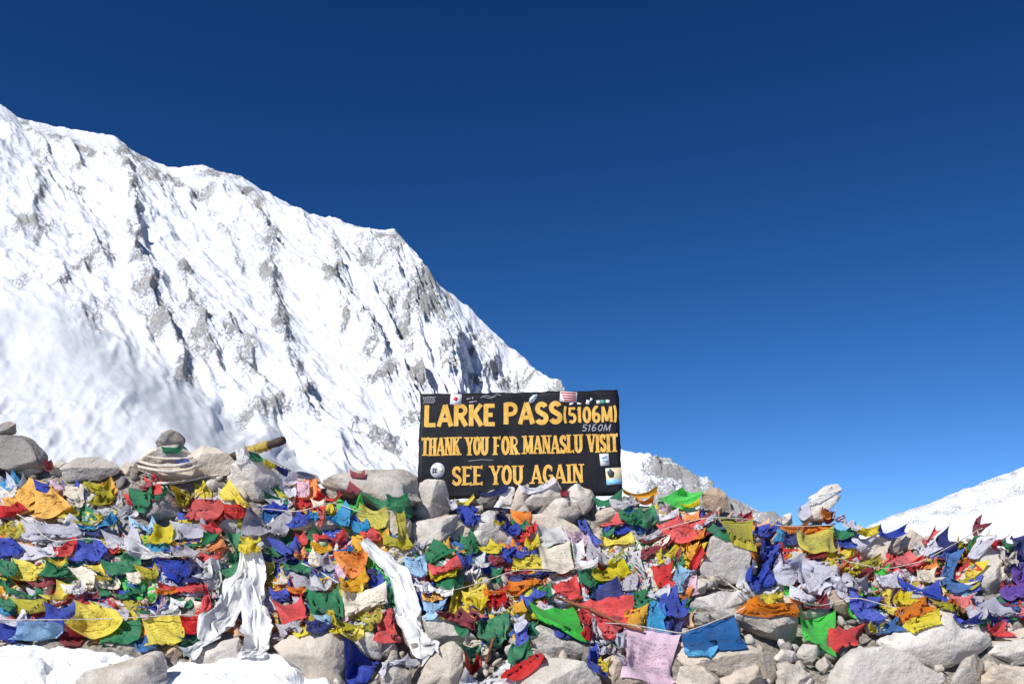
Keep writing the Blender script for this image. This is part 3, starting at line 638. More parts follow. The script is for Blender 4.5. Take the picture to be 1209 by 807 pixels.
    # letters in a unit box, y up; t = thick stroke, s = thin stroke
    def glyph(ch, serif):
        G = {'L': [('t', [(.2, 0), (.2, 1)]), ('s', [(.1, .07), (.95, .07)])], 'A': [('s', [(.08, 0), (.5, 1)]), ('t', [(.92, 0), (.5, 1)]), ('s', [(.22, .30), (.78, .30)])],
         'R': [('t', [(.18, 0), (.18, 1)]), ('s', [(.18, .93)]+arc(.52, .72, .32, .21, 90, -90)+[(.18, .51)]), ('t', [(.45, .5), (.92, 0)])],
         'K': [('t', [(.18, 0), (.18, 1)]), ('s', [(.9, 1), (.2, .42)]), ('t', [(.42, .56), (.93, 0)])],
         'E': [('t', [(.18, 0), (.18, 1)])]+[('s', [(.1, y), (x, y)]) for y, x in ((.07, .92), (.5, .74), (.93, .9))],
         'F': [('t', [(.18, 0), (.18, 1)])]+[('s', [(.1, y), (x, y)]) for y, x in ((.5, .74), (.93, .92))],
         'P': [('t', [(.2, 0), (.2, 1)]), ('s', [(.2, .93)]+arc(.54, .70, .34, .23, 90, -90)+[(.2, .47)])],
         'S': [('t', arc(.5, .73, .33, .20, 20, 230, 16)+[(.42, .53), (.58, .47)]+arc(.5, .27, .36, .20, 50, -160, 16))],
         'T': [('t', [(.5, 0), (.5, 1)]), ('s', [(.04, .93), (.96, .93)])], 'H': [('t', [(.18, 0), (.18, 1)]), ('t', [(.82, 0), (.82, 1)]), ('s', [(.18, .5), (.82, .5)])],
         'N': [('s', [(.14, 0), (.14, 1)]), ('t', [(.14, 1), (.86, 0)]), ('s', [(.86, 0), (.86, 1)])], 'Y': [('t', [(.06, 1), (.5, .45)]), ('s', [(.94, 1), (.5, .45)]), ('t', [(.5, .5), (.5, 0)])],
         'O': [('t', arc(.5, .5, .36, .44, 0, 360, 28))], 'U': [('t', [(.16, 1), (.16, .6)]+arc(.5, .34, .34, .28, 180, 360, 12)+[(.84, .6), (.84, 1)])],
         'M': [('s', [(.10, 0), (.14, 1)]), ('t', [(.14, 1), (.5, .08)]), ('s', [(.86, 1), (.5, .08)]), ('t', [(.88, 0), (.86, 1)])], 'V': [('t', [(.06, 1), (.5, .02)]), ('s', [(.94, 1), (.5, .02)])],
         'I': [('t', [(.5, 0), (.5, 1)])], 'G': [('t', arc(.52, .5, .38, .43, 40, 318, 22)), ('s', [(.55, .42), (.95, .42)]), ('t', [(.86, .42), (.86, .05)])],
         '5': [('s', [(.25, .93), (.88, .93)]), ('s', [(.24, 1), (.2, .52)]), ('t', [(.2, .55)]+arc(.48, .31, .36, .25, 110, -140, 18))], '1': [('t', [(.5, 0), (.5, 1)]), ('s', [(.5, .97), (.2, .78)])],
         '0': [('t', arc(.5, .5, .34, .44, 0, 360, 28))], '6': [('t', arc(.56, .55, .38, .42, 70, 180, 10)+arc(.5, .29, .33, .24, 180, 540, 22))], '(': [('s', arc(1.3, .5, 1.2, .70, 130, 230))], ')': [('s', arc(-.3, .5, 1.2, .70, 50, -50))]}
        s = G[ch]; sf = []
        if serif:
            fe = {'L': [(.2, 0), (.2, 1)], 'A': [(.08, 0), (.92, 0)], 'R': [(.18, 0), (.18, 1), (.92, 0)], 'K': [(.18, 0), (.18, 1), (.9, 1), (.92, 0)], 'E': [(.18, 0), (.18, 1)], 'F': [(.18, 0), (.18, 1)], 'T': [(.5, 0)], 'H': [(.18, 0), (.18, 1), (.82, 0), (.82, 1)], 'N': [(.14, 0), (.14, 1), (.86, 1)],
                  'Y': [(.06, 1), (.94, 1), (.5, 0)], 'U': [(.16, 1), (.84, 1)], 'M': [(.1, 0), (.14, 1), (.88, 0), (.86, 1)], 'V': [(.06, 1), (.94, 1)], 'I': [(.5, 0), (.5, 1)]}
            for (x, y) in fe.get(ch, []): sf.append((x, .035 if y == 0 else .965))
            ve = {'E': [(.90, .07), (.88, .93)], 'F': [(.9, .93)], 'L': [(.93, .07)], 'T': [(.06, .93), (.94, .93)], 'S': [(.80, .80), (.17, .2)], 'G': [(.84, .76)]}
            return s, sf, ve.get(ch, [])
        return s, [], []
    WID = {'I': .52, '1': .55, '(': .32, ')': .32, 'M': 1.3, 'A': 1.08, 'O': 1.04, 'G': 1.06, 'N': 1.04, 'V': 1.02}
    rl = random.Random(3)
    def word(txt, x0, x1, yt, yb, th, tn, serif, mat, slant=0, gap=.10, drop=0):
        if serif: x0, x1 = x0+5, x1-7
        ws = [WID.get(c, 1.0 if c not in 'EFLS' else .88) for c in txt]; tot = sum(ws)+gap*(len(txt)-1); k = (x1-x0)/tot; x = x0; parts = []
        for i, (ch, wd) in enumerate(zip(txt, ws)):
            st, sf, ve = glyph(ch, serif); hh = yb-yt; jy = rl.uniform(-1.5, 1.5)+drop*i/len(txt)
            def m(q): return (x+q[0]*wd*k+slant*(q[1]-.5)*hh, yb-q[1]*hh+jy)
            for kind, pts in st: parts.append(ribbon([m(q) for q in pts], th if kind == 't' else tn))
            for q in sf:
                a = m(q); parts.append(ribbon([(a[0]-th*.85, a[1]), (a[0]+th*.85, a[1])], tn*.75))
            for q in ve:
                a = m(q); parts.append(ribbon([(a[0], a[1]-hh*.10), (a[0], a[1]+hh*.10)], tn*.75))
            x += (wd+gap)*k
        V, Fq = join(parts); put('lettering', V, Fq[:, ::-1], mat, False)
    word('LARKE', 92, 472, 118, 230, 25, 22, False, yel.m); word('PASS', 512, 824, 114, 226, 26, 22, False, yel.m)
    word('(5106M)', 838, 1114, 142, 224, 16, 13, False, yel.m); word('5160M', 930, 1085, 234, 270, 4.5, 4, False, chalk, .3)
    for tx, a, b in (('THANK', 78, 290), ('YOU', 312, 438), ('FOR', 458, 597), ('MANASLU', 612, 936), ('VISIT', 956, 1124)): word(tx, a, b, 287, 380, 16, 9, True, yel.m, 0, .13)
    for tx, a, b in (('SEE', 240, 412), ('YOU', 442, 620), ('AGAIN', 652, 936)): word(tx, a, b, 437, 532, 17, 10, True, yel.m, 0, .13)
    def patch(name, pts, mat, off=.004, lab=None):
        pts = np.array(pts, float); cnt[0] += 1; V = bp(pts[:, 0], pts[:, 1], off); c = V.mean(0)
        V = np.concatenate([[c], V, V-n*.0022]); k = len(pts)
        Fq = np.array([(0, 1+i, 1+(i+1) % k) for i in range(k)] + [x for i in range(k) for x in ((1+i, 1+k+i, 1+(i+1) % k), (1+(i+1) % k, 1+k+i, 1+k+(i+1) % k))])
        return put(name, V, Fq[:, ::-1][:, [0, 1, 2]] if False else Fq, mat, False, lab)
    def rect(x0, y0, x1, y1, r=0.0):
        cx, cy = (x0+x1)/2, (y0+y1)/2; c_, s_ = math.cos(r), math.sin(r)
        return [(cx+(x-cx)*c_-(y-cy)*s_, cy+(x-cx)*s_+(y-cy)*c_) for x, y in ((x0, y0), (x1, y0), (x1, y1), (x0, y1))]
    patch('sticker', rect(229, 62, 289, 118, .06), white, .004, 'white sticker with a red mark on the top edge'); patch('sticker', rect(246, 78, 266, 96, .4), red, .0066)
    patch('sticker', rect(816, 62, 908, 116, .08), white, .004, 'red and white striped flag sticker')
    for k in range(4): patch('sticker', rect(820+6*k, 66+13*k, 900, 72+13*k, .08), red, .0066+.0002*k)
    patch('sticker', [(650, 108), (654, 90), (672, 74), (696, 70), (692, 90), (676, 110), (658, 118)], leafm, .004, 'pale leaf shaped sticker'); patch('sticker', rect(652, 92, 694, 95, -.75), dark, .0066)
    patch('sticker', arc(170, 455, 37, 39, 0, 345, 24), white, .004, 'round white sticker'); 
    for a in ((145, 440, 150, 470), (156, 438, 161, 468), (138, 448, 168, 452), (138, 460, 168, 464)): patch('sticker', rect(*a, .15), dark, .0066+.0003*(a[0] % 4))
    patch('sticker', rect(180, 446, 196, 462, .3), creamm, .0066)
    patch('sticker', rect(1020, 388, 1068, 450, -.06), white, .004, 'white paper sticker with blue smudges'); patch('sticker', rect(1028, 402, 1056, 412, -.2), blue, .0066); patch('sticker', rect(1036, 420, 1060, 430, .2), blue, .0068)
    patch('sticker', rect(1049, 462, 1132, 548, -.04), creamm, .004, 'small landscape picture sticker near the lower right corner'); patch('sticker', rect(1050, 520, 1130, 547, -.04), blue, .0066); patch('sticker', [(1056, 490), (1072, 466), (1094, 486), (1088, 510), (1068, 512)], dark, .0068)
    patch('sticker', [(1052, 486), (1056, 464), (1074, 462), (1066, 480)], leafm, .0070)
    for a in ((866, 121, 888, 131), (908, 121, 930, 130), (956, 108, 976, 130), (978, 98, 990, 112), (1012, 110, 1032, 128), (1062, 108, 1084, 124)): patch('sticker', rect(*a, rl.uniform(-.3, .3)), white)
    patch('sticker', rect(1034, 108, 1060, 128), green)
    for a in ((316, 86, 340, 91), (346, 80, 352, 90), (330, 102, 372, 107)): patch('sticker', rect(*a, -.1), chalk)
    sc = []
    for k in range(7): sc.append(ribbon([(84+k*9, 78), (92+k*9, 96), (86+k*8, 108)], 2.6))
    sc.append(ribbon([(82, 80), (110, 72), (150, 78)], 2.6)); sc.append(ribbon([(390, 84), (420, 70), (450, 82), (480, 66), (500, 72)], 2.6)); sc.append(ribbon([(400, 76), (440, 88), (470, 78)], 2.2))
    sc.append(ribbon([(330, 410), (400, 404), (460, 408)], 2)); V, Fq = join(sc); put('scribble', V, Fq[:, ::-1], chalk)
def tube(path, r, k=7):
    path = np.array(path, float); n = len(path); d = np.gradient(path, axis=0) if n > 2 else np.repeat((path[1]-path[0])[None], 2, 0)
    d /= np.maximum(np.linalg.norm(d, axis=1), 1e-9)[:, None]; ref = np.array([.13, .21, .97]) if abs(d[0, 2]) < .8 else np.array([1, .1, 0.])
    a = np.cross(d, ref); a /= np.linalg.norm(a, axis=1)[:, None]; b = np.cross(d, a); th = np.arange(k)*2*math.pi/k
    rr = np.broadcast_to(np.asarray(r, float), (n,))
    V = path[:, None, :] + rr[:, None, None]*(a[:, None, :]*np.cos(th)[None, :, None] + b[:, None, :]*np.sin(th)[None, :, None])
    Fq = [(i*k+j, i*k+(j+1) % k, (i+1)*k+(j+1) % k, (i+1)*k+j) for i in range(n-1) for j in range(k)]
    V = np.concatenate([V.reshape(-1, 3), path[:1], path[-1:]]); e = n*k
    Fq += [(e, (j+1) % k, j, j) for j in range(k)] + [(e+1, (n-1)*k+j, (n-1)*k+(j+1) % k, (n-1)*k+(j+1) % k) for j in range(k)]
    Fq = np.array(Fq); 
    tri = np.concatenate([Fq[:(n-1)*k][:, [0, 1, 2]], Fq[:(n-1)*k][:, [0, 2, 3]], Fq[(n-1)*k:][:, :3]])
    return V, tri
build_sign()
# ------------------------------------------------------------------ what the cloth lies on: distance along each line of sight to the mound, rocks and sign
BX0, BX1, BY0, BY1, BS = -80, 1300, 470, 850, 2
def surface_map():
    V = np.concatenate(BV); Fq = np.concatenate(BF); tri = Fq[:, 2] == Fq[:, 3]
    polys = [tuple(int(i) for i in f[:3]) if t_ else tuple(int(i) for i in f) for f, t_ in zip(Fq, tri)]
    bvh = BVHTree.FromPolygons([tuple(v) for v in V.tolist()], polys)
    xs = np.arange(BX0, BX1, BS); ys = np.arange(BY0, BY1, BS); X, Y = np.meshgrid(xs, ys); R = rays(X, Y)
    Z = np.full(X.shape, np.inf); o = Vector(CAM)
    for j in range(X.shape[0]):
        for i in range(X.shape[1]):
            d = Vector(R[j, i]); L = d.length; h = bvh.ray_cast(o, d/L, 30)
            if h[0] is not None: Z[j, i] = h[3]/L
    return Z
ZB = surface_map()
def zlook(px, py, Z):
    x = np.clip((px-BX0)/BS, 0, Z.shape[1]-1.001); y = np.clip((py-BY0)/BS, 0, Z.shape[0]-1.001)
    return Z[np.round(y).astype(int), np.round(x).astype(int)]
def zfill(Z):                                        # where the sky shows, take the distance of the surface below
    Z = Z.copy()
    for j in range(Z.shape[0]-2, -1, -1):
        b = ~np.isfinite(Z[j]); Z[j][b] = Z[j+1][b]
    return Z
def zmin3(Z):
    a = np.minimum(Z, np.minimum(np.roll(Z, 1, 0), np.roll(Z, -1, 0))); return np.minimum(a, np.minimum(np.roll(a, 1, 1), np.roll(a, -1, 1)))
def zsplat(P):
    global ZB
    for _ in range(2):                                # refine the sheet before marking it
        P = np.stack([P, .5*(P+np.roll(P, -1, -3))], -3).reshape(P.shape[:-3]+(P.shape[-3]*2,)+P.shape[-2:])[..., :-1, :, :]
        P = np.swapaxes(P, -3, -2); P = np.stack([P, .5*(P+np.roll(P, -1, -3))], -3).reshape(P.shape[:-3]+(P.shape[-3]*2,)+P.shape[-2:])[..., :-1, :, :]; P = np.swapaxes(P, -3, -2)
    px, py, d = proj(P.reshape(-1, 3)); x = np.round((px-BX0)/BS).astype(int); y = np.round((py-BY0)/BS).astype(int)
    m = (x >= 0) & (x < ZB.shape[1]) & (y >= 0) & (y < ZB.shape[0]); np.minimum.at(ZB, (y[m], x[m]), d[m])

GV = FW*.50 + np.array([0, 0, -.30])                # settled, wind-packed cloth: pressed onto the slope more than hanging
def drape(P, rest, pin, steps=46, sub=5, g=9.8, eps=.005):
    """hang sheets P (N,a,b,3) with rest lengths (u,v) under gravity on the surface map; pin (N,a,b) holds vertices"""
    Zm = zmin3(ZB) - eps; Pv = P.copy(); P0 = P.copy(); w = (1-pin)[..., None]; dt = 1/60
    ru, rv = rest; rd = np.sqrt(ru[:, :, :1]*0 + 1)
    d1 = np.sqrt(ru[:, :, :-1]**2 + rv[:, :-1, :]**2) if False else None
    Ru, Rv = ru, rv
    Rs = np.sqrt(.5*(Ru[:, :-1]**2+Ru[:, 1:]**2) + .5*(Rv[:, :, :-1]**2+Rv[:, :, 1:]**2))
    def solve(a, b, r, stiff):
        A = P[a]; B = P[b]; dl = B-A; L = np.sqrt((dl*dl).sum(-1))+1e-9; wa = w[a][..., 0]; wb = w[b][..., 0]; k = stiff*(L-r)/L/np.maximum(wa+wb, 1e-6)
        q = dl*k[..., None]; P[a] = A+q*wa[..., None]; P[b] = B-q*wb[..., None]
    sl = slice; al = sl(None)
    nu, nv = P.shape[1], P.shape[2]
    sets = []
    for s in (0, 1):
        ia = np.arange(s, nv-1, 2); sets.append(((al, al, ia), (al, al, ia+1), Ru[:, :, ia], 1.0))
        ja = np.arange(s, nu-1, 2); sets.append(((al, ja), (al, ja+1), Rv[:, ja], 1.0))
    for s in (0, 1):
        ja = np.arange(s, nu-1, 2)
        for (x0, x1) in ((sl(0, nv-1), sl(1, nv)), (sl(1, nv), sl(0, nv-1))):
            sets.append(((al, ja, x0), (al, ja+1, x1), Rs[:, ja], .35))
    for st in range(steps):
        V = (P-Pv)*.93; Pv = P.copy(); P += w*(V + GV*(g*dt*dt))
        for _ in range(sub):
            for a, b, r, k in sets: solve(a, b, r, k)
        px, py, d = proj(P); zl = zlook(px, py, Zm); bad = (d > zl) & (pin < 1)
        if bad.any():
            f = np.where(bad, zl/np.maximum(d, 1e-6), 1.0)[..., None]; Pn = CAM+(P-CAM)*f
            Pn = np.where(bad[..., None], Pn*.55+(CAM+(Pv-CAM)*(np.minimum(1, zlook(*proj(Pv)[:2], Zm)/np.maximum(proj(Pv)[2], 1e-6)))[..., None])*.45, Pn); Pv = np.where(bad[..., None], Pn, Pv); P = Pn
    return P

NG = 17
def sheet_start(quads, lift, seed, exu=None, exv=None):
    """four photo corners each -> starting sheet, rest lengths, pins"""
    r = np.random.default_rng(seed); Q = np.array(quads, float).reshape(-1, 4, 2); n = len(Q); Zf = zfill(zmin3(ZB))
    u = np.linspace(0, 1, NG); U, Vv = np.meshgrid(u, u)                    # rows = v downwards, columns = u
    zc = zlook(Q[..., 0], np.clip(Q[..., 1], BY0, BY1-4), Zf)
    zc = zc - lift[:, None]*r.uniform(.5, 1.4, (n, 4))
    zc = np.minimum(zc, (np.median(zc, 1)+.28)[:, None]); zc = np.maximum(zc, (np.median(zc, 1)-.28)[:, None])
    C = CAM + rays(Q[..., 0], Q[..., 1])*zc[..., None]
    Bw = np.stack([(1-U)*(1-Vv), U*(1-Vv), U*Vv, (1-U)*Vv], -1)
    P = np.einsum('ijk,nkc->nijc', Bw, C)
    nrm = np.cross(C[:, 1]-C[:, 0], C[:, 3]-C[:, 0]); nrm /= np.maximum(np.linalg.norm(nrm, axis=1), 1e-9)[:, None]
    sg = np.sign(-(nrm@FW)); sg[sg == 0] = 1; nrm *= sg[:, None]
    ru = np.linalg.norm(P[:, :, 1:]-P[:, :, :-1], axis=-1); rv = np.linalg.norm(P[:, 1:]-P[:, :-1], axis=-1)
    size = np.sqrt(np.maximum(ru.sum(2).mean(1)*rv.sum(1).mean(1), 1e-6))
    eu = r.uniform(1.04, 1.42, n) if exu is None else np.asarray(exu); ev = np.where(eu > 1.2, r.uniform(1.0, 1.10, n), r.uniform(1.04, 1.40, n)) if exv is None else np.asarray(exv)
    bu = 1-.50*(np.abs(2*u-1)**6)[None, :, None]; bv = 1-.50*(np.abs(2*u-1)**6)[None, None, :]
    ru = np.maximum(ru*(1+(eu-1)[:, None, None]*bu), .003); rv = np.maximum(rv*(1+(ev-1)[:, None, None]*bv), .003)
    # seeds of the folds
    ph = r.uniform(0, 6.28, (n, 3)); k1 = r.uniform(1.2, 3.2, n); k2 = r.uniform(.6, 2.6, n); sk = r.uniform(-.7, .7, n)
    uu = U[None]+sk[:, None, None]*Vv[None]; vv = Vv[None]-sk[:, None, None]*U[None]
    f = np.sin(6.28*k1[:, None, None]*uu+ph[:, 0, None, None])*(eu-1)[:, None, None] + np.sin(6.28*k2[:, None, None]*vv+ph[:, 1, None, None])*(ev-1)[:, None, None] + .12*np.sin(6.28*(uu*2.7+vv*3.3)+ph[:, 2, None, None])
    rim = (np.minimum(np.minimum(U, 1-U), np.minimum(Vv, 1-Vv))*4).clip(.35, 1)
    P = P + nrm[:, None, None, :]*(f*rim[None]*size[:, None, None]*.28)[..., None] + r.normal(size=P.shape)*.002
    pin = np.zeros((n, NG, NG)); pin[:, 0, 0] = pin[:, 0, -1] = pin[:, -1, 0] = pin[:, -1, -1] = 1
    P[:, 0, 0] = C[:, 0]; P[:, 0, -1] = C[:, 1]; P[:, -1, -1] = C[:, 2]; P[:, -1, 0] = C[:, 3]
    return P, (ru, rv), pin
UVG = np.stack(np.meshgrid(np.linspace(0, 1, NG), np.linspace(1, 0, NG)), -1).reshape(-1, 2)
FG = grid_faces(NG, NG)

# ------------------------------------------------------------------ scraps of cloth buried under the large flags (uncountable)
LOW = np.array([(-80, 748), (0, 750), (200, 752), (330, 735), (400, 738), (480, 730), (560, 772), (620, 765), (700, 765), (800, 745), (870, 700), (1000, 728), (1100, 712), (1300, 745)], float)
RPOLY = [np.array([float(v) for v in pl.split()]).reshape(-1, 2) for pl, _, _ in ROCKS]
def inside(x, y, p):
    q = np.roll(p, -1, 0); c = (p[:, 1] > y) != (q[:, 1] > y)
    with np.errstate(divide='ignore', invalid='ignore'): xi = (q[:, 0]-p[:, 0])*(y-p[:, 1])/(q[:, 1]-p[:, 1])+p[:, 0]
    return bool((c & (x < xi)).sum() % 2)
def build_scraps():
    r = np.random.default_rng(21); qs = []; cs = []
    pal = 'RRRDOAYYYEGGGBBBTWWWVVVKKKPSFLQM'
    for k in range(950):
        px = r.uniform(-70, 1285); c = crest(px)+8; lo = np.interp(px, LOW[:, 0], LOW[:, 1])
        py = c+(lo-c)*r.random()**.95; wd = r.uniform(18, 50); ht = r.uniform(10, 28); a = r.normal()*.45; ca, sa = math.cos(a), math.sin(a)
        if any(inside(px, py+dy_, pg) for pg in RPOLY for dy_ in (-6, 0, 6)): continue
        q = np.array([(-wd/2, -ht/2), (wd/2, -ht/2), (wd/2, ht/2), (-wd/2, ht/2)])*r.uniform(.7, 1.15, (4, 2))
        q = np.stack([q[:, 0]*ca-q[:, 1]*sa+px, np.maximum(q[:, 0]*sa+q[:, 1]*ca+py, c-4)], 1); qs.append(q); cs.append(pal[r.integers(len(pal))])
    P, rest, pin = sheet_start(qs, r.uniform(.0, .03, len(qs)), 22)
    P = drape(P, rest, pin, 34, 4); zsplat(P)
    keys = sorted(set(cs)); F_ = np.concatenate([FG+i*NG*NG for i in range(len(qs))]); mi = np.repeat([keys.index(c) for c in cs], len(FG))
    o = link('cloth_scraps', make_mesh('cloth_scraps', P, F_, True, None, np.tile(UVG, (len(qs), 1)), mi), [CM[k] for k in keys])
    tag(o, 'crumpled scraps of faded flags packed beneath the larger flags', 'cloth', kind='stuff')
build_scraps()

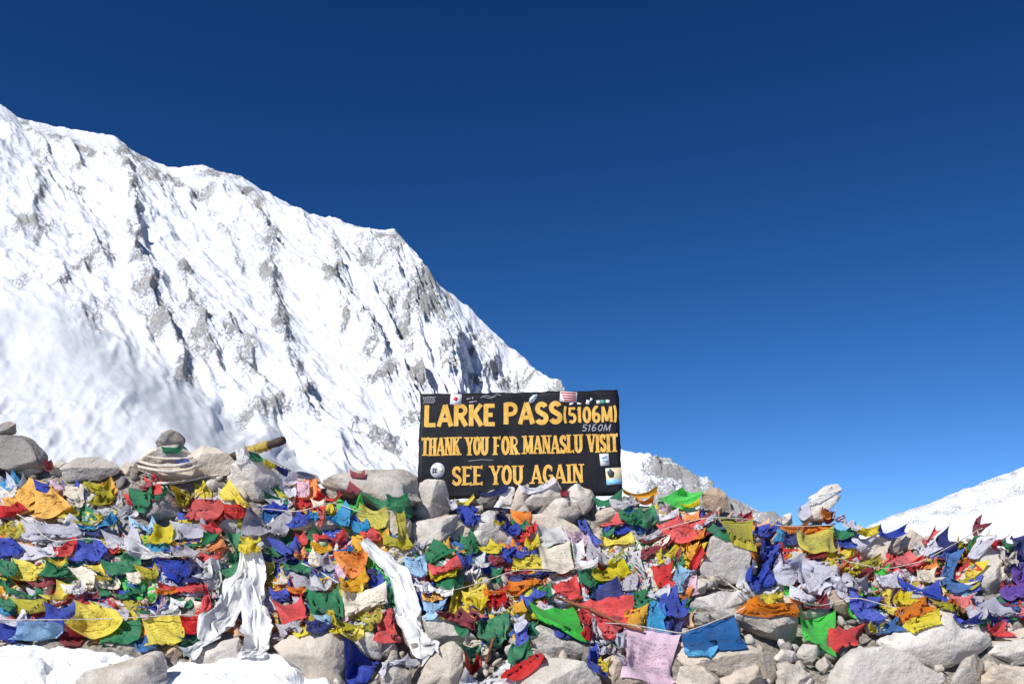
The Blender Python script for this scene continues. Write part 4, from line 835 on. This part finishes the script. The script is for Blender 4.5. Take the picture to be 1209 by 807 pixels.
# ------------------------------------------------------------------ prayer flags: colour, four corners in the photograph (clockwise from upper left), optional string letter
FLAGS = '''
P 58 565 72 565 72 573 60 575
K 70 572 95 570 98 592 82 596
A 0 586 34 563 62 578 6 606
A 38 577 60 574 84 597 34 608
B 38 564 56 567 56 578 43 576
E 98 568 128 565 131 586 101 592
D 49 541 60 540 60 552 51 554
R -10 594 20 591 26 600 -4 609
V 110 600 138 575 141 581 116 604
G 190 526 212 523 213 531 192 532
B 203 537 219 536 222 545 207 546
R 168 559 180 557 181 566 170 567
D 158 570 178 566 179 574 161 576
Y 200 573 239 566 241 573 206 581
E 204 579 219 576 216 592 205 588
G 152 575 178 574 177 594 158 598
G 176 581 193 572 196 577 181 589
S 218 583 259 588 258 609 218 608
Y 256 579 270 565 281 582 261 588
Y 271 577 280 579 294 594 284 596
R 264 594 291 593 289 603 266 604
W 278 523 288 522 291 540 276 545
O 345 566 374 561 380 576 352 585
P 350 565 364 565 363 583 350 583
V 333 572 348 571 346 584 335 580
R 374 576 401 577 400 585 374 584
R 354 589 376 580 377 586 357 593
D 397 577 413 566 425 577 401 584
D 412 553 430 553 429 561 415 559
K 366 587 386 584 391 592 368 599
L 398 586 426 581 426 602 407 602
G 428 580 458 582 488 600 456 594
G 455 582 480 580 488 606 470 602
E 424 592 456 597 453 621 420 607
B 302 597 322 590 337 593 338 602
C 150 607 179 608 172 631 149 621
V 24 612 82 605 91 632 22 634
E 2 624 23 614 21 630 7 630
N 90 622 122 611 117 626 95 627
T 88 616 132 603 135 611 93 622
E 84 612 116 602 119 606 91 615
V 118 624 154 617 152 650 128 642
R 62 644 86 632 88 641 62 655
R 114 637 139 640 137 649 124 650
B 90 634 111 632 127 653 77 658
V 14 637 61 640 61 655 14 659
B -8 632 12 632 23 648 -4 656
Y 13 658 57 659 39 679 10 681
Y 55 656 78 653 71 661 57 662
G 55 660 97 659 66 679 40 678
G -8 656 14 658 15 674 -6 678
G -6 680 9 677 8 688 -5 689
D 29 685 50 678 72 680 48 692
K 79 668 101 662 112 681 94 686
Y 96 664 119 664 129 681 110 678
K 112 682 136 679 141 690 117 692
G 117 659 145 650 166 658 131 678
Y 44 701 66 683 92 680 61 701
W 70 688 96 682 93 696 74 699
G 3 690 42 693 46 702 6 700
G 114 690 152 692 150 702 114 702
D 97 698 116 693 117 702 102 704
Y 179 614 202 615 200 640 169 638
V 200 614 237 610 260 626 202 638
R 235 616 250 612 262 625 240 622
W 148 631 201 645 201 654 148 651
O 224 643 261 629 263 644 238 647
G 207 641 240 627 264 624 222 644
R 232 650 259 648 258 656 234 657
F 200 643 216 640 236 650 203 655
G 265 627 285 625 280 680 258 671
F 291 597 342 600 324 629 286 632
B 180 655 224 658 212 684 191 678
N 222 660 232 659 240 682 214 687
W 227 657 248 657 247 680 226 679
W 247 656 258 660 256 691 239 685
E 157 665 183 663 181 679 161 681
K 148 675 163 672 166 683 150 687
G 148 690 169 686 169 694 149 699
R 184 685 227 683 231 693 188 695
O 180 690 206 690 204 699 182 699
E 254 691 281 682 277 693 256 695
R 236 687 243 686 250 712 231 722
B 336 618 351 600 364 600 365 611
T 363 600 376 601 375 610 364 610
T 382 607 408 590 411 618 394 612
S 374 600 383 599 380 616 374 618
T 414 612 433 611 436 623 417 626
R 424 626 441 620 449 633 429 635
R 369 629 407 622 404 637 376 635
R 347 626 358 624 361 640 351 642
G 308 635 326 638 334 652 311 652
B 315 633 349 631 351 643 338 653
N 311 653 341 651 341 658 311 660
A 366 638 388 640 388 649 369 649
O 349 648 359 643 357 656 345 655
K 356 650 369 644 380 661 364 665
F 371 650 386 649 402 666 384 670
P 389 676 400 659 410 671 399 684
O 394 650 432 648 429 672 410 676
A 399 680 431 667 433 683 404 694
G 332 661 356 659 366 673 336 670
F 339 671 363 675 377 692 354 693
W 364 672 391 678 387 691 369 694
K 319 686 330 666 342 675 336 688
E 311 660 323 660 319 677 312 674
B 317 691 341 683 336 702 319 706
O 336 688 361 691 352 697 339 696
G 359 693 401 691 399 727 365 723
B 432 675 449 673 451 688 433 688
N 431 668 441 667 447 677 433 677
Y 399 692 427 687 422 699 404 702
V 469 651 490 636 507 634 480 656
G 489 653 512 635 540 649 502 665
E 466 602 477 601 482 636 470 637
E 453 628 481 634 487 643 454 642
C 477 656 501 654 503 674 484 676
G 512 678 547 671 544 691 514 691
Y 504 670 542 667 536 679 511 680
R 505 664 541 653 545 667 513 676
B 536 595 566 599 569 609 544 606
N 564 577 601 571 592 580 570 583
Y 533 588 559 582 562 585 544 594
V 527 585 537 587 542 598 531 598
N 582 598 598 600 599 609 586 607
V 611 571 654 562 657 568 622 579
G 542 651 556 625 565 645 551 656
B 539 652 559 650 558 663 544 662
W 559 655 573 649 580 663 564 667
Y 563 643 579 634 596 640 590 648
Y 583 612 598 608 599 614 589 617
B 591 617 601 613 605 626 594 624
D 579 653 602 645 608 655 581 664
B 566 665 584 663 582 673 569 672
G 579 668 596 666 592 681 577 682
A 497 695 519 693 520 705 499 708
Y 544 696 573 687 577 708 549 703
R 574 700 596 695 597 711 576 714
Y 558 701 576 701 572 713 559 712
O 571 693 600 685 640 684 576 702
C 498 708 527 705 518 723 499 726
D 514 720 545 716 564 724 560 743
D 554 713 567 711 567 723 557 724
G 563 724 599 721 597 751 570 753
W 581 715 593 710 599 719 582 722
R 437 722 462 716 471 752 440 755
G 457 690 473 691 471 706 459 710
G 604 610 621 612 627 621 607 619
B 597 612 611 616 609 629 596 621
R 609 622 626 624 623 637 611 637
R 621 620 633 614 632 626 623 624
D 662 575 671 574 671 585 663 584
W 631 617 662 619 682 640 638 642
B 604 645 636 644 640 653 609 654
B 593 645 609 643 606 660 593 657
Y 606 656 636 654 642 669 606 671
Y 621 631 635 627 638 643 620 642
N 597 677 640 670 678 669 621 685
K 636 640 673 638 678 669 639 671
P 668 625 692 621 703 637 679 641
W 674 634 689 634 692 654 678 657
F 693 629 706 634 722 656 703 660
W 678 657 707 655 705 664 681 665
G 700 585 736 575 738 590 704 598
W 719 588 746 581 760 590 734 597
B 682 612 691 611 710 636 701 640
B 721 620 741 613 750 625 727 628
G 711 620 726 621 723 629 709 630
R 702 620 728 604 754 611 726 613
Y 710 629 746 626 749 639 711 640
G 681 667 706 662 708 683 688 687
Y 703 663 736 656 745 675 707 684
E 719 659 737 645 740 650 724 662
F 729 680 752 675 752 694 734 695
N 699 690 729 679 739 703 703 706
V 653 703 666 692 682 705 654 708
R 653 690 681 677 690 704 667 698
G 626 691 651 685 654 701 638 700
B 614 701 631 692 648 698 619 714
A 605 710 616 702 624 721 607 720
Y 614 720 632 717 637 729 620 730
L 623 707 677 715 694 758 638 734
R 680 709 747 703 740 741 689 723 b
R 677 720 698 721 695 746 685 747 b
R 704 731 735 740 730 750 713 748 b
A 741 718 766 711 762 741 744 744
G 748 695 769 687 772 706 750 718
G 734 600 758 596 757 613 736 613
A 734 575 777 573 777 583 738 582
O 750 584 773 582 772 591 755 591
L 775 588 806 574 832 578 824 593
Y 801 590 827 587 828 595 806 594
G 751 600 773 596 777 611 755 619
V 776 600 802 598 800 608 773 610
O 809 605 825 601 834 612 811 614
R 771 616 800 606 834 611 826 635
O 821 622 834 621 833 634 818 636
V 823 617 845 604 849 610 831 623
G 843 607 875 607 875 612 848 613
E 851 611 891 610 894 651 861 635
V 748 627 784 619 786 630 758 634
D 758 633 785 625 784 631 760 639
D 755 645 786 631 798 633 763 660
K 755 641 792 630 776 641 758 648
Y 799 633 811 631 817 656 806 654
A 813 637 827 636 822 651 811 656
R 813 666 829 640 834 650 819 674
D 793 656 804 644 803 658 796 662
Y 775 650 782 645 785 661 776 662
G 796 655 806 652 810 663 799 666
W 740 652 757 648 790 688 772 706
R 770 666 795 660 797 686 787 692
B 774 702 798 689 814 716 793 726
C 801 664 821 673 807 698 790 691
T 768 706 785 712 793 747 763 745
N 792 725 810 730 802 747 791 744
B 889 664 915 655 918 686 894 699
O 866 721 896 702 943 711 940 722
P 738 737 804 748 798 804 732 799 c
Q 805 748 867 724 883 764 810 770 c
T 809 763 848 761 836 773 813 772
B 899 637 924 640 920 651 898 650
B 893 618 913 614 914 627 896 630
D 974 599 989 599 988 611 977 617
O 971 597 983 601 982 611 975 608
O 919 621 958 613 988 617 984 626
N 929 625 945 622 945 641 929 640
E 942 622 985 620 993 644 953 650
G 984 620 1011 615 1020 626 989 632
Y 1013 618 1040 618 1040 628 1016 627
B 1040 616 1072 617 1074 628 1041 632
B 989 632 1016 629 1020 646 991 642
V 1009 628 1037 629 1027 646 1014 647
D 953 648 977 650 972 657 957 654
V 920 662 948 651 982 663 931 692
V 949 660 991 664 1005 691 954 699
V 984 680 1001 679 1012 707 997 705
V 932 688 946 689 965 707 940 707
D 943 705 976 699 982 717 954 715
B 1002 686 1045 703 1047 728 1021 729
O 987 663 1006 659 1012 669 994 674
E 1007 660 1041 652 1045 663 1014 670
Y 999 668 1031 667 1030 674 1001 676
D 1012 672 1032 669 1027 682 1017 680
L 1030 668 1052 664 1054 673 1034 676
F 999 675 1026 677 1037 696 1009 692
V 1034 676 1061 671 1072 691 1044 690
Y 1046 700 1056 694 1062 716 1047 722
Q 1035 729 1069 720 1071 743 1047 745
Y 1029 730 1046 733 1047 742 1032 744
L 944 721 987 719 988 775 954 749
R 988 735 1024 732 1013 759 987 772
S 1091 634 1105 619 1115 622 1095 642
N 1107 633 1122 618 1132 640 1114 652
V 1089 646 1105 635 1114 646 1094 654
B 1103 651 1131 639 1134 646 1108 658
S 1048 660 1075 649 1098 655 1050 674
R 1068 666 1091 654 1094 661 1079 674
O 1086 660 1106 656 1110 669 1090 667
K 1083 668 1107 667 1117 681 1098 687
Q 1120 650 1142 644 1148 690 1117 695
E 1132 632 1156 629 1157 641 1137 644
G 1151 632 1162 629 1160 640 1154 643
D 1153 611 1160 606 1172 616 1152 626
K 1153 623 1171 619 1180 631 1154 632
V 1143 656 1160 634 1180 631 1156 657
R 1177 630 1196 626 1193 646 1179 650
G 1186 636 1207 635 1208 646 1189 647
N 1195 632 1216 629 1216 656 1198 652
K 1186 648 1202 649 1203 661 1188 663
U 1196 664 1216 661 1214 688 1198 684
U 1190 690 1216 686 1218 706 1188 707
W 953 591 982 573 994 577 964 592
V 944 596 957 588 960 606 944 612
B 1059 679 1109 683 1128 711 1084 695
W 1073 693 1091 689 1099 704 1078 700
Y 1063 695 1079 696 1087 708 1063 712
O 1060 714 1096 704 1105 717 1071 725
E 1096 705 1112 707 1142 718 1129 722
O 1124 702 1133 702 1142 719 1129 717
S 1123 700 1151 699 1158 718 1139 719
Y 1073 730 1109 717 1115 735 1082 744
V 1148 713 1175 703 1215 722 1163 730
B 1128 722 1161 721 1167 733 1138 732
R 1166 731 1188 730 1201 749 1172 748
E 8 703 56 700 35 724 18 717
D 36 723 54 704 58 712 45 727
B 51 709 87 707 75 732 45 729
V 104 708 142 715 152 726 138 730
Y 87 707 105 708 145 732 75 734
V -8 720 26 718 27 731 -6 732
G -6 702 9 704 13 716 -5 714
B -10 731 24 731 13 752 -8 754
C 21 732 73 731 68 750 9 754 a
R 73 733 119 731 116 748 82 750 a
G 119 733 163 730 162 755 116 758 a
Y 167 728 212 725 211 758 169 762 a
R 212 726 243 727 236 741 213 746 a
B 236 724 257 719 247 733 239 732
W 184 712 201 704 219 708 187 725
P 164 724 190 699 194 703 174 726
G 209 750 236 741 228 756 212 758
R 318 705 355 701 364 728 327 736
C 366 725 393 718 390 734 373 736
N 359 732 372 729 392 735 364 744
Y 387 719 392 720 408 746 388 744
Y 398 737 427 735 422 747 401 747
E 424 726 450 716 442 731 427 735
E 399 731 436 734 435 744 404 741
K 403 694 456 685 451 707 407 728
F 324 735 358 731 353 747 321 752
B 404 748 412 750 446 780 416 810
R 547 766 564 769 567 786 547 797
W 549 786 601 777 607 808 544 812
V 450 781 482 770 502 775 456 792
B 608 735 626 731 625 751 604 760
G 606 758 626 751 628 773 600 782
R 597 789 633 770 642 776 599 800
V 602 722 621 721 623 734 607 735
V 696 721 704 726 722 773 706 769
B 697 757 705 756 714 792 694 787
Y 709 775 721 774 718 791 711 790
V 729 745 739 744 737 777 727 772
G 290 531 303 533 313 542 297 541 d
Y 311 541 326 547 323 552 311 547 d
N 325 547 343 554 340 560 326 553 d
V 341 555 352 560 347 571 334 566 d
'''
LANDMARKS = [(613, 520, 'the black signboard'), (302, 567, 'the big pale boulder by the pole'), (202, 525, 'the rope wrapped cairn'), (25, 535, 'the dark left boulder'), (290, 720, 'the knotted white scarf'), (475, 700, 'the curling white scarf'),
 (510, 590, 'the squarish grey boulder'), (683, 590, 'the white rounded rock'), (858, 660, 'the blocky cream boulder'), (966, 595, 'the white topped cairn'), (960, 676, 'the lavender bundle'), (768, 770, 'the pink flag'), (845, 748, 'the wide deep blue flag'),
 (370, 772, 'the broad tan rock'), (1100, 748, 'the long pale boulder'), (1170, 680, 'the rugged right rock'), (90, 775, 'the lower left snow'), (657, 655, 'the cream square cloth'), (655, 732, 'the slanting lime flag'), (660, 760, 'the wedge shaped rock'),
 (995, 712, 'the tan oval rock'), (190, 743, 'the square yellow flag'), (42, 587, 'the golden cloth heap'), (905, 738, 'the angular slab'), (310, 613, 'the hanging grey cloth'), (800, 620, 'the big red crest flag'), (1132, 672, 'the tall deep blue flag'), (965, 745, 'the hanging lime flag'), (585, 738, 'the square green flag'), (416, 560, 'the long speckled boulder'), (55, 622, 'the wide pinkish white flag'), (640, 585, 'the rock with a dark hollow')]
NAMED = {(683,707):0}
def build_flags():
    L = [l.split() for l in FLAGS.strip().splitlines()]
    col = [l[0] for l in L]; Q = np.array([[float(v) for v in l[1:9]] for l in L]).reshape(-1, 4, 2); st = [l[9] if len(l) > 9 else '' for l in L]
    n = len(L); bb = np.concatenate([Q.min(1), Q.max(1)], 1); lay = np.zeros(n, int)
    for i in range(n):
        for j in range(i):
            if bb[i, 0] < bb[j, 2]-4 and bb[j, 0] < bb[i, 2]-4 and bb[i, 1] < bb[j, 3]-4 and bb[j, 1] < bb[i, 3]-4: lay[i] = max(lay[i], lay[j]+1)
    lay = np.minimum(lay, 5)
    out = [None]*n; ctr = Q.mean(1)
    area = np.abs(((Q[:, 2]-Q[:, 0])[:, 0]*(Q[:, 3]-Q[:, 1])[:, 1]-(Q[:, 2]-Q[:, 0])[:, 1]*(Q[:, 3]-Q[:, 1])[:, 0]))/2
    for k in range(lay.max()+1):
        idx = np.where(lay == k)[0]; r = np.random.default_rng(40+k)
        hang = np.array([st[i] in ('a', 'c') or (col[i], int(Q[i, 0, 0])) in (('L', 944), ('E', 942), ('E', 851), ('K', 636), ('Y', 1073), ('R', 318), ('S', 218), ('L', 623), ('Y', 179), ('U', 1196), ('U', 1190), ('W', 953), ('V', 944)) for i in idx])
        eu = np.where(hang, r.uniform(1.03, 1.08, len(idx)), r.uniform(1.06, 1.58, len(idx))); ev = np.where(hang, 1.02, np.where(eu > 1.25, r.uniform(1.0, 1.14, len(idx)), r.uniform(1.10, 1.50, len(idx))))
        top = bb[idx, 1] < crest(ctr[idx, 0])+6; eu = np.where(top, np.minimum(eu, 1.14), eu); ev = np.where(top, np.minimum(ev, 1.08), ev)
        P, rest, pin = sheet_start(Q[idx], r.uniform(.015, .060, len(idx)), 50+k, eu, ev)
        for a, i in enumerate(idx):
            if st[i]: pin[a, 0, ::4] = 1
        P = drape(P, rest, pin); zsplat(P)
        for a, i in enumerate(idx): out[i] = P[a]
    # labels: look first, then the nearest thing one can find
    used = set(); lm = np.array([(a, b) for a, b, _ in LANDMARKS])
    def rel(c, l):
        dx, dy = c[0]-l[0], c[1]-l[1]
        if abs(dx) > 1.6*abs(dy): return 'right of' if dx > 0 else 'left of'
        if abs(dy) > 1.6*abs(dx): return 'below' if dy > 0 else 'above'
        return ('below and ' if dy > 0 else 'above and ')+('right of' if dx > 0 else 'left of')
    def label(i):
        e1 = np.linalg.norm(Q[i, 1]-Q[i, 0])+np.linalg.norm(Q[i, 2]-Q[i, 3]); e2 = np.linalg.norm(Q[i, 3]-Q[i, 0])+np.linalg.norm(Q[i, 2]-Q[i, 1]); asp = max(e1, e2)/max(min(e1, e2), 1)
        size = 'large ' if area[i] > 1100 else 'small ' if area[i] < 260 else ''
        form = 'narrow twisted ' if asp > 2.6 else 'crumpled '
        d = np.hypot(*(lm-ctr[i]).T); d = np.where(d < 9, 999, d); o = np.argsort(d)
        nb = [j for j in np.argsort(np.hypot(*(ctr-ctr[i]).T)) if j != i and col[j] != col[i]][:5]
        base = f'{size}{CN[col[i]]} {form}prayer flag'
        c = [f'{base} {rel(ctr[i], lm[o[0]])} {LANDMARKS[o[0]][2]}']
        c += [f'{size}{CN[col[i]]} prayer flag beside a {CN[col[j]]} one {rel(ctr[i], lm[o[0]])} {LANDMARKS[o[0]][2]}' for j in nb]
        c += [f'{size}{CN[col[i]]} prayer flag {rel(ctr[i], lm[o[1]])} {LANDMARKS[o[1]][2]}']
        c += [f'{size}{CN[col[i]]} prayer flag beside a {CN[col[j]]} one {rel(ctr[i], lm[o[1]])} {LANDMARKS[o[1]][2]}' for j in nb]
        for s in c:
            if s not in used and len(s.split()) <= 16: used.add(s); return s
        print('NO LABEL', i); return c[-1]
    roots = {}
    strings = {'a': ('cord of square prayer flags hanging in a row above the lower left snow', [(-30, 726), (10, 731), (72, 731), (118, 730), (165, 728), (212, 725), (245, 726), (262, 722)], .0025, M_ROPE),
               'b': ('brown cord with red prayer flags slung across the middle of the mound', [(655, 704), (680, 713), (705, 722), (738, 738), (760, 744)], .008, M_BROWNROPE),
               'c': ('cord carrying the pale pink flag and the wide deep blue flag at the bottom', [(715, 735), (738, 736), (770, 741), (804, 747), (836, 736), (867, 723), (880, 716)], .0028, M_ROPE),
               'd': ('short string of four small flags running down from the slanting pole', [(284, 528), (290, 531), (303, 534), (318, 542), (342, 554), (356, 562)], .003, M_ROPE)}
    Zf = zfill(zmin3(ZB))
    for k, (lab, pts, r, mat) in strings.items():
        p = np.array(pts, float); s = np.linspace(0, len(p)-1, 40); px = np.interp(s, range(len(p)), p[:, 0]); py = np.interp(s, range(len(p)), p[:, 1])
        z = zlook(px, py, Zf); z = np.convolve(np.pad(z, 3, 'edge'), np.ones(7)/7, 'valid')-.012
        W_ = at(px, py, z); root = empty('prayer_flag_string', tuple(W_[0])); tag(root, lab, 'prayer flags'); roots[k] = root
        V, Fq = tube(W_-W_[0], r); link('cord', make_mesh('cord', V, Fq), mat, root)
    for i in range(n):
        P = out[i].reshape(-1, 3)
        if st[i]:
            root = roots[st[i]]; o = link('flag', make_mesh('flag', P-np.array(root.location), FG, True, None, UVG), CM[col[i]], root)
            o['label'] = f'{CN[col[i]]} flag on the cord'
        else:
            V, c = recenter(P, (P[:, 0].mean(), P[:, 1].mean(), P[:, 2].min()))
            o = link('prayer_flag', make_mesh('prayer_flag', V, FG, True, None, UVG), CM[col[i]]); o.location = c; tag(o, label(i), 'prayer flag', 'prayer flags heaped on the mound')
build_flags()

# ------------------------------------------------------------------ long white scarves
def scarf(label, rows, seed, name='scarf', fold=1.28, pins=(0, .33, .66, 1), lift=.05, mat=None, nr=64, ncx=31):
    """rows: (left x, left y, right x, right y) along the scarf in the photograph"""
    r = np.random.default_rng(seed); A = np.array(rows, float); s = np.linspace(0, len(A)-1, nr); B = np.stack([np.interp(s, range(len(A)), A[:, k]) for k in range(4)], 1)
    for k in range(4): B[:, k] = np.convolve(np.pad(B[:, k], 2, 'edge'), np.ones(5)/5, 'valid')
    Zf = zfill(zmin3(ZB)); u = np.linspace(0, 1, ncx)
    px = B[:, :1]*(1-u)+B[:, 2:3]*u; py = B[:, 1:2]*(1-u)+B[:, 3:4]*u
    z = zlook(px, py, Zf); zl = np.convolve(np.pad(np.median(z, 1), 6, 'edge'), np.ones(13)/13, 'valid'); zz = np.minimum(z, zl[:, None]+.05)-lift
    zz = .5*zz+.5*(zl[:, None]-lift)
    P = at(px, py, zz); ru = np.linalg.norm(P[:, 1:]-P[:, :-1], axis=-1)*fold; rv = np.linalg.norm(P[1:]-P[:-1], axis=-1)*1.02
    f = .6*np.sin(6.28*(1.7*u[None]+.25*np.sin(s*1.1)[:, None])+r.uniform(0, 6)) + .25*np.sin(6.28*(3.3*u[None]-.12*s[:, None])+1)
    P = P - FW*(f*.016)[..., None]
    pin = np.zeros((nr, ncx))
    for q in pins: j = int(round(q*(nr-1))); pin[j, 0] = pin[j, -1] = pin[j, ncx//2] = 1
    P = drape(P[None], (ru[None], rv[None]), pin[None], 44, 6, 6.0)[0]
    def cr(k, a_, q): return 1-2*np.abs(np.sin(3.14*(k*u[None]+a_*np.sin(s*q+r.uniform(0, 6))[:, None]+.05*s[:, None])+r.uniform(0, 6)))**.8
    fl = cr(2.6, .22, .8) + .7*cr(4.7, .25, 1.1) + .35*cr(8.5, .3, 1.7)
    P = P - FW*(.022+.0105*fl*(.75+.4*np.sin(s*1.7+seed))[:, None])[..., None]
    for _ in range(1):
        Q = P.copy(); Q[1:-1] = .5*P[1:-1]+.25*(P[2:]+P[:-2]); Q[:, 1:-1] = .7*Q[:, 1:-1]+.15*(Q[:, 2:]+Q[:, :-2]); P = Q
    zsplat(P[None])
    uv = np.stack(np.meshgrid(u, np.linspace(1, 0, nr)), -1).reshape(-1, 2)
    V, c = recenter(P); o = link(name, make_mesh(name, V, grid_faces(nr, ncx), True, None, uv), mat or M_SCARF); o.location = c
    return o
root = empty('scarf', tuple(at(295., 640., float(mound_depth(295, 640)))))
tag(root, 'long white ceremonial scarf knotted with yellow and hanging in two legs', 'scarf')
for nm, rows, sd in (('scarf_leg', [(284, 640, 305, 642), (278, 665, 300, 668), (258, 690, 292, 700), (242, 715, 276, 728), (222, 742, 252, 755), (210, 762, 228, 778)], 1), ('scarf_leg', [(288, 642, 308, 642), (287, 670, 310, 668), (284, 700, 316, 695), (283, 735, 324, 730), (280, 760, 322, 752), (281, 774, 312, 772)], 2),
                     ('scarf_knot', [(283, 628, 306, 631), (283, 636, 307, 640), (282, 648, 305, 646)], 3)):
    o = scarf('', rows, sd, nm, 1.26 if nm == 'scarf_leg' else 1.2, mat=CM['Y'] if nm == 'scarf_knot' else None, lift=.04 if nm == 'scarf_leg' else .06)
    o.location = o.location - root.location; o.parent = root
o['label'] = 'yellow cloth knot'
tag(scarf('', [(421, 635, 432, 632), (430, 648, 456, 638), (446, 664, 474, 656), (464, 682, 484, 674), (466, 700, 494, 698), (463, 718, 496, 722), (470, 742, 500, 748), (486, 764, 516, 768), (500, 776, 520, 772)], 4), 'long white scarf curling down the middle of the mound', 'scarf')
tag(scarf('', [(488, 680, 492, 690), (505, 684, 505, 697), (522, 689, 520, 700), (536, 690, 534, 700)], 5, fold=1.3), 'short white scarf tail beside the small golden flag', 'scarf')
tag(scarf('', [(986, 597, 985, 604), (996, 605, 994, 613), (1008, 612, 1004, 619), (1019, 620, 1016, 622)], 6, fold=1.3, mat=CM['V']), 'narrow lavender scarf blowing right from the white topped cairn', 'scarf')

# ------------------------------------------------------------------ ropes and the slanting pole
def rope(pts, r, label, mat=M_ROPE, lift=.02):
    p = np.array(pts, float); s = np.linspace(0, len(p)-1, 10*len(p)); px = np.interp(s, range(len(p)), p[:, 0]); py = np.interp(s, range(len(p)), p[:, 1]); py = np.convolve(np.pad(py, 3, 'edge'), np.ones(7)/7, 'valid')
    z = zlook(px, py, zfill(zmin3(ZB))); z = np.convolve(np.pad(z, 5, 'edge'), np.ones(11)/11, 'valid')-lift
    P = at(px, py, z); V, Fq = tube(P, r); V, c = recenter(V); o = link('rope', make_mesh('rope', V, Fq), mat); o.location = c; tag(o, label, 'rope', 'ropes on the mound')
rope([(156, 549), (175, 553), (200, 557), (222, 554), (238, 549)], .011, 'thick pale rope wound round the cairn, lowest of its turns', lift=.05)
rope([(160, 543), (180, 549), (205, 550), (232, 545)], .010, 'pale rope wound round the cairn, middle turn', lift=.05)
rope([(170, 538), (190, 541), (212, 541), (228, 540)], .008, 'pale rope wound round the cairn just under its grey stone', lift=.04)
rope([(186, 570), (205, 570), (222, 567), (240, 563), (258, 560)], .008, 'slack pale rope below the cairn running towards the big pale boulder', lift=.03)
rope([(845, 678), (862, 690), (880, 702)], .004, 'thin pale string in front of the blocky cream boulder')
rope([(574, 782), (578, 768), (583, 752)], .007, 'short reddish cord hanging under the square green flag', M_BROWNROPE)
rope([(356, 664), (380, 676), (400, 688)], .004, 'thin grey string across the white cloth left of the cream bundle')
rope([(20, 604), (60, 640), (110, 634), (160, 652), (215, 657)], .0028, 'thin pale cord sagging over the flags left of the knotted scarf')
rope([(310, 600), (352, 604), (392, 592), (430, 606)], .0028, 'thin pale cord above the turquoise flags')
rope([(520, 700), (560, 690), (610, 672), (665, 674), (705, 664)], .0028, 'thin pale cord sagging below the cream square cloth')
rope([(745, 640), (790, 622), (835, 610), (880, 612), (930, 622), (985, 619)], .0028, 'thin pale cord along the crest between sign and right cairn')
rope([(1000, 662), (1045, 672), (1090, 662), (1130, 640), (1160, 622)], .0028, 'thin pale cord rising towards the dark red crest flag')
rope([(920, 700), (965, 716), (1010, 704), (1060, 718)], .0028, 'thin pale cord behind the hanging lime flag')
def pole():
    d = float(zlook(np.array(290.), np.array(556.), zfill(ZB)))+.06
    a = at(250., 547., d+.22); b = at(335., 519.5, d-.02); root = empty('slanting_pole', tuple(a)); tag(root, 'dark wooden pole with yellow wrapping slanting out above the big pale boulder', 'pole')
    s = np.linspace(0, 1, 14)[:, None]; P = a+(b-a)*s; V, Fq = tube(P-a, .026+.004*np.sin(np.arange(14)*1.7), 10); link('shaft', make_mesh('shaft', V, Fq), plain('dark_wood', (.055, .035, .025), .7, .35, 25), root)
    s = np.linspace(.52, .80, 12)[:, None]; P = a+(b-a)*s; V, Fq = tube(P-a, .032+.005*np.sin(np.arange(12)*2.3), 10); link('wrapping', make_mesh('wrapping', V, Fq), plain('wrapping_yellow', (.45, .33, .05), .7, .4, 60), root)
    s = np.linspace(.38, .52, 8)[:, None]; P = a+(b-a)*s; V, Fq = tube(P-a, .033+.005*np.sin(np.arange(8)*2.9), 10); link('wrapping', make_mesh('wrapping', V, Fq), plain('wrapping_brown', (.34, .16, .10), .7, .4, 60), root)
pole()
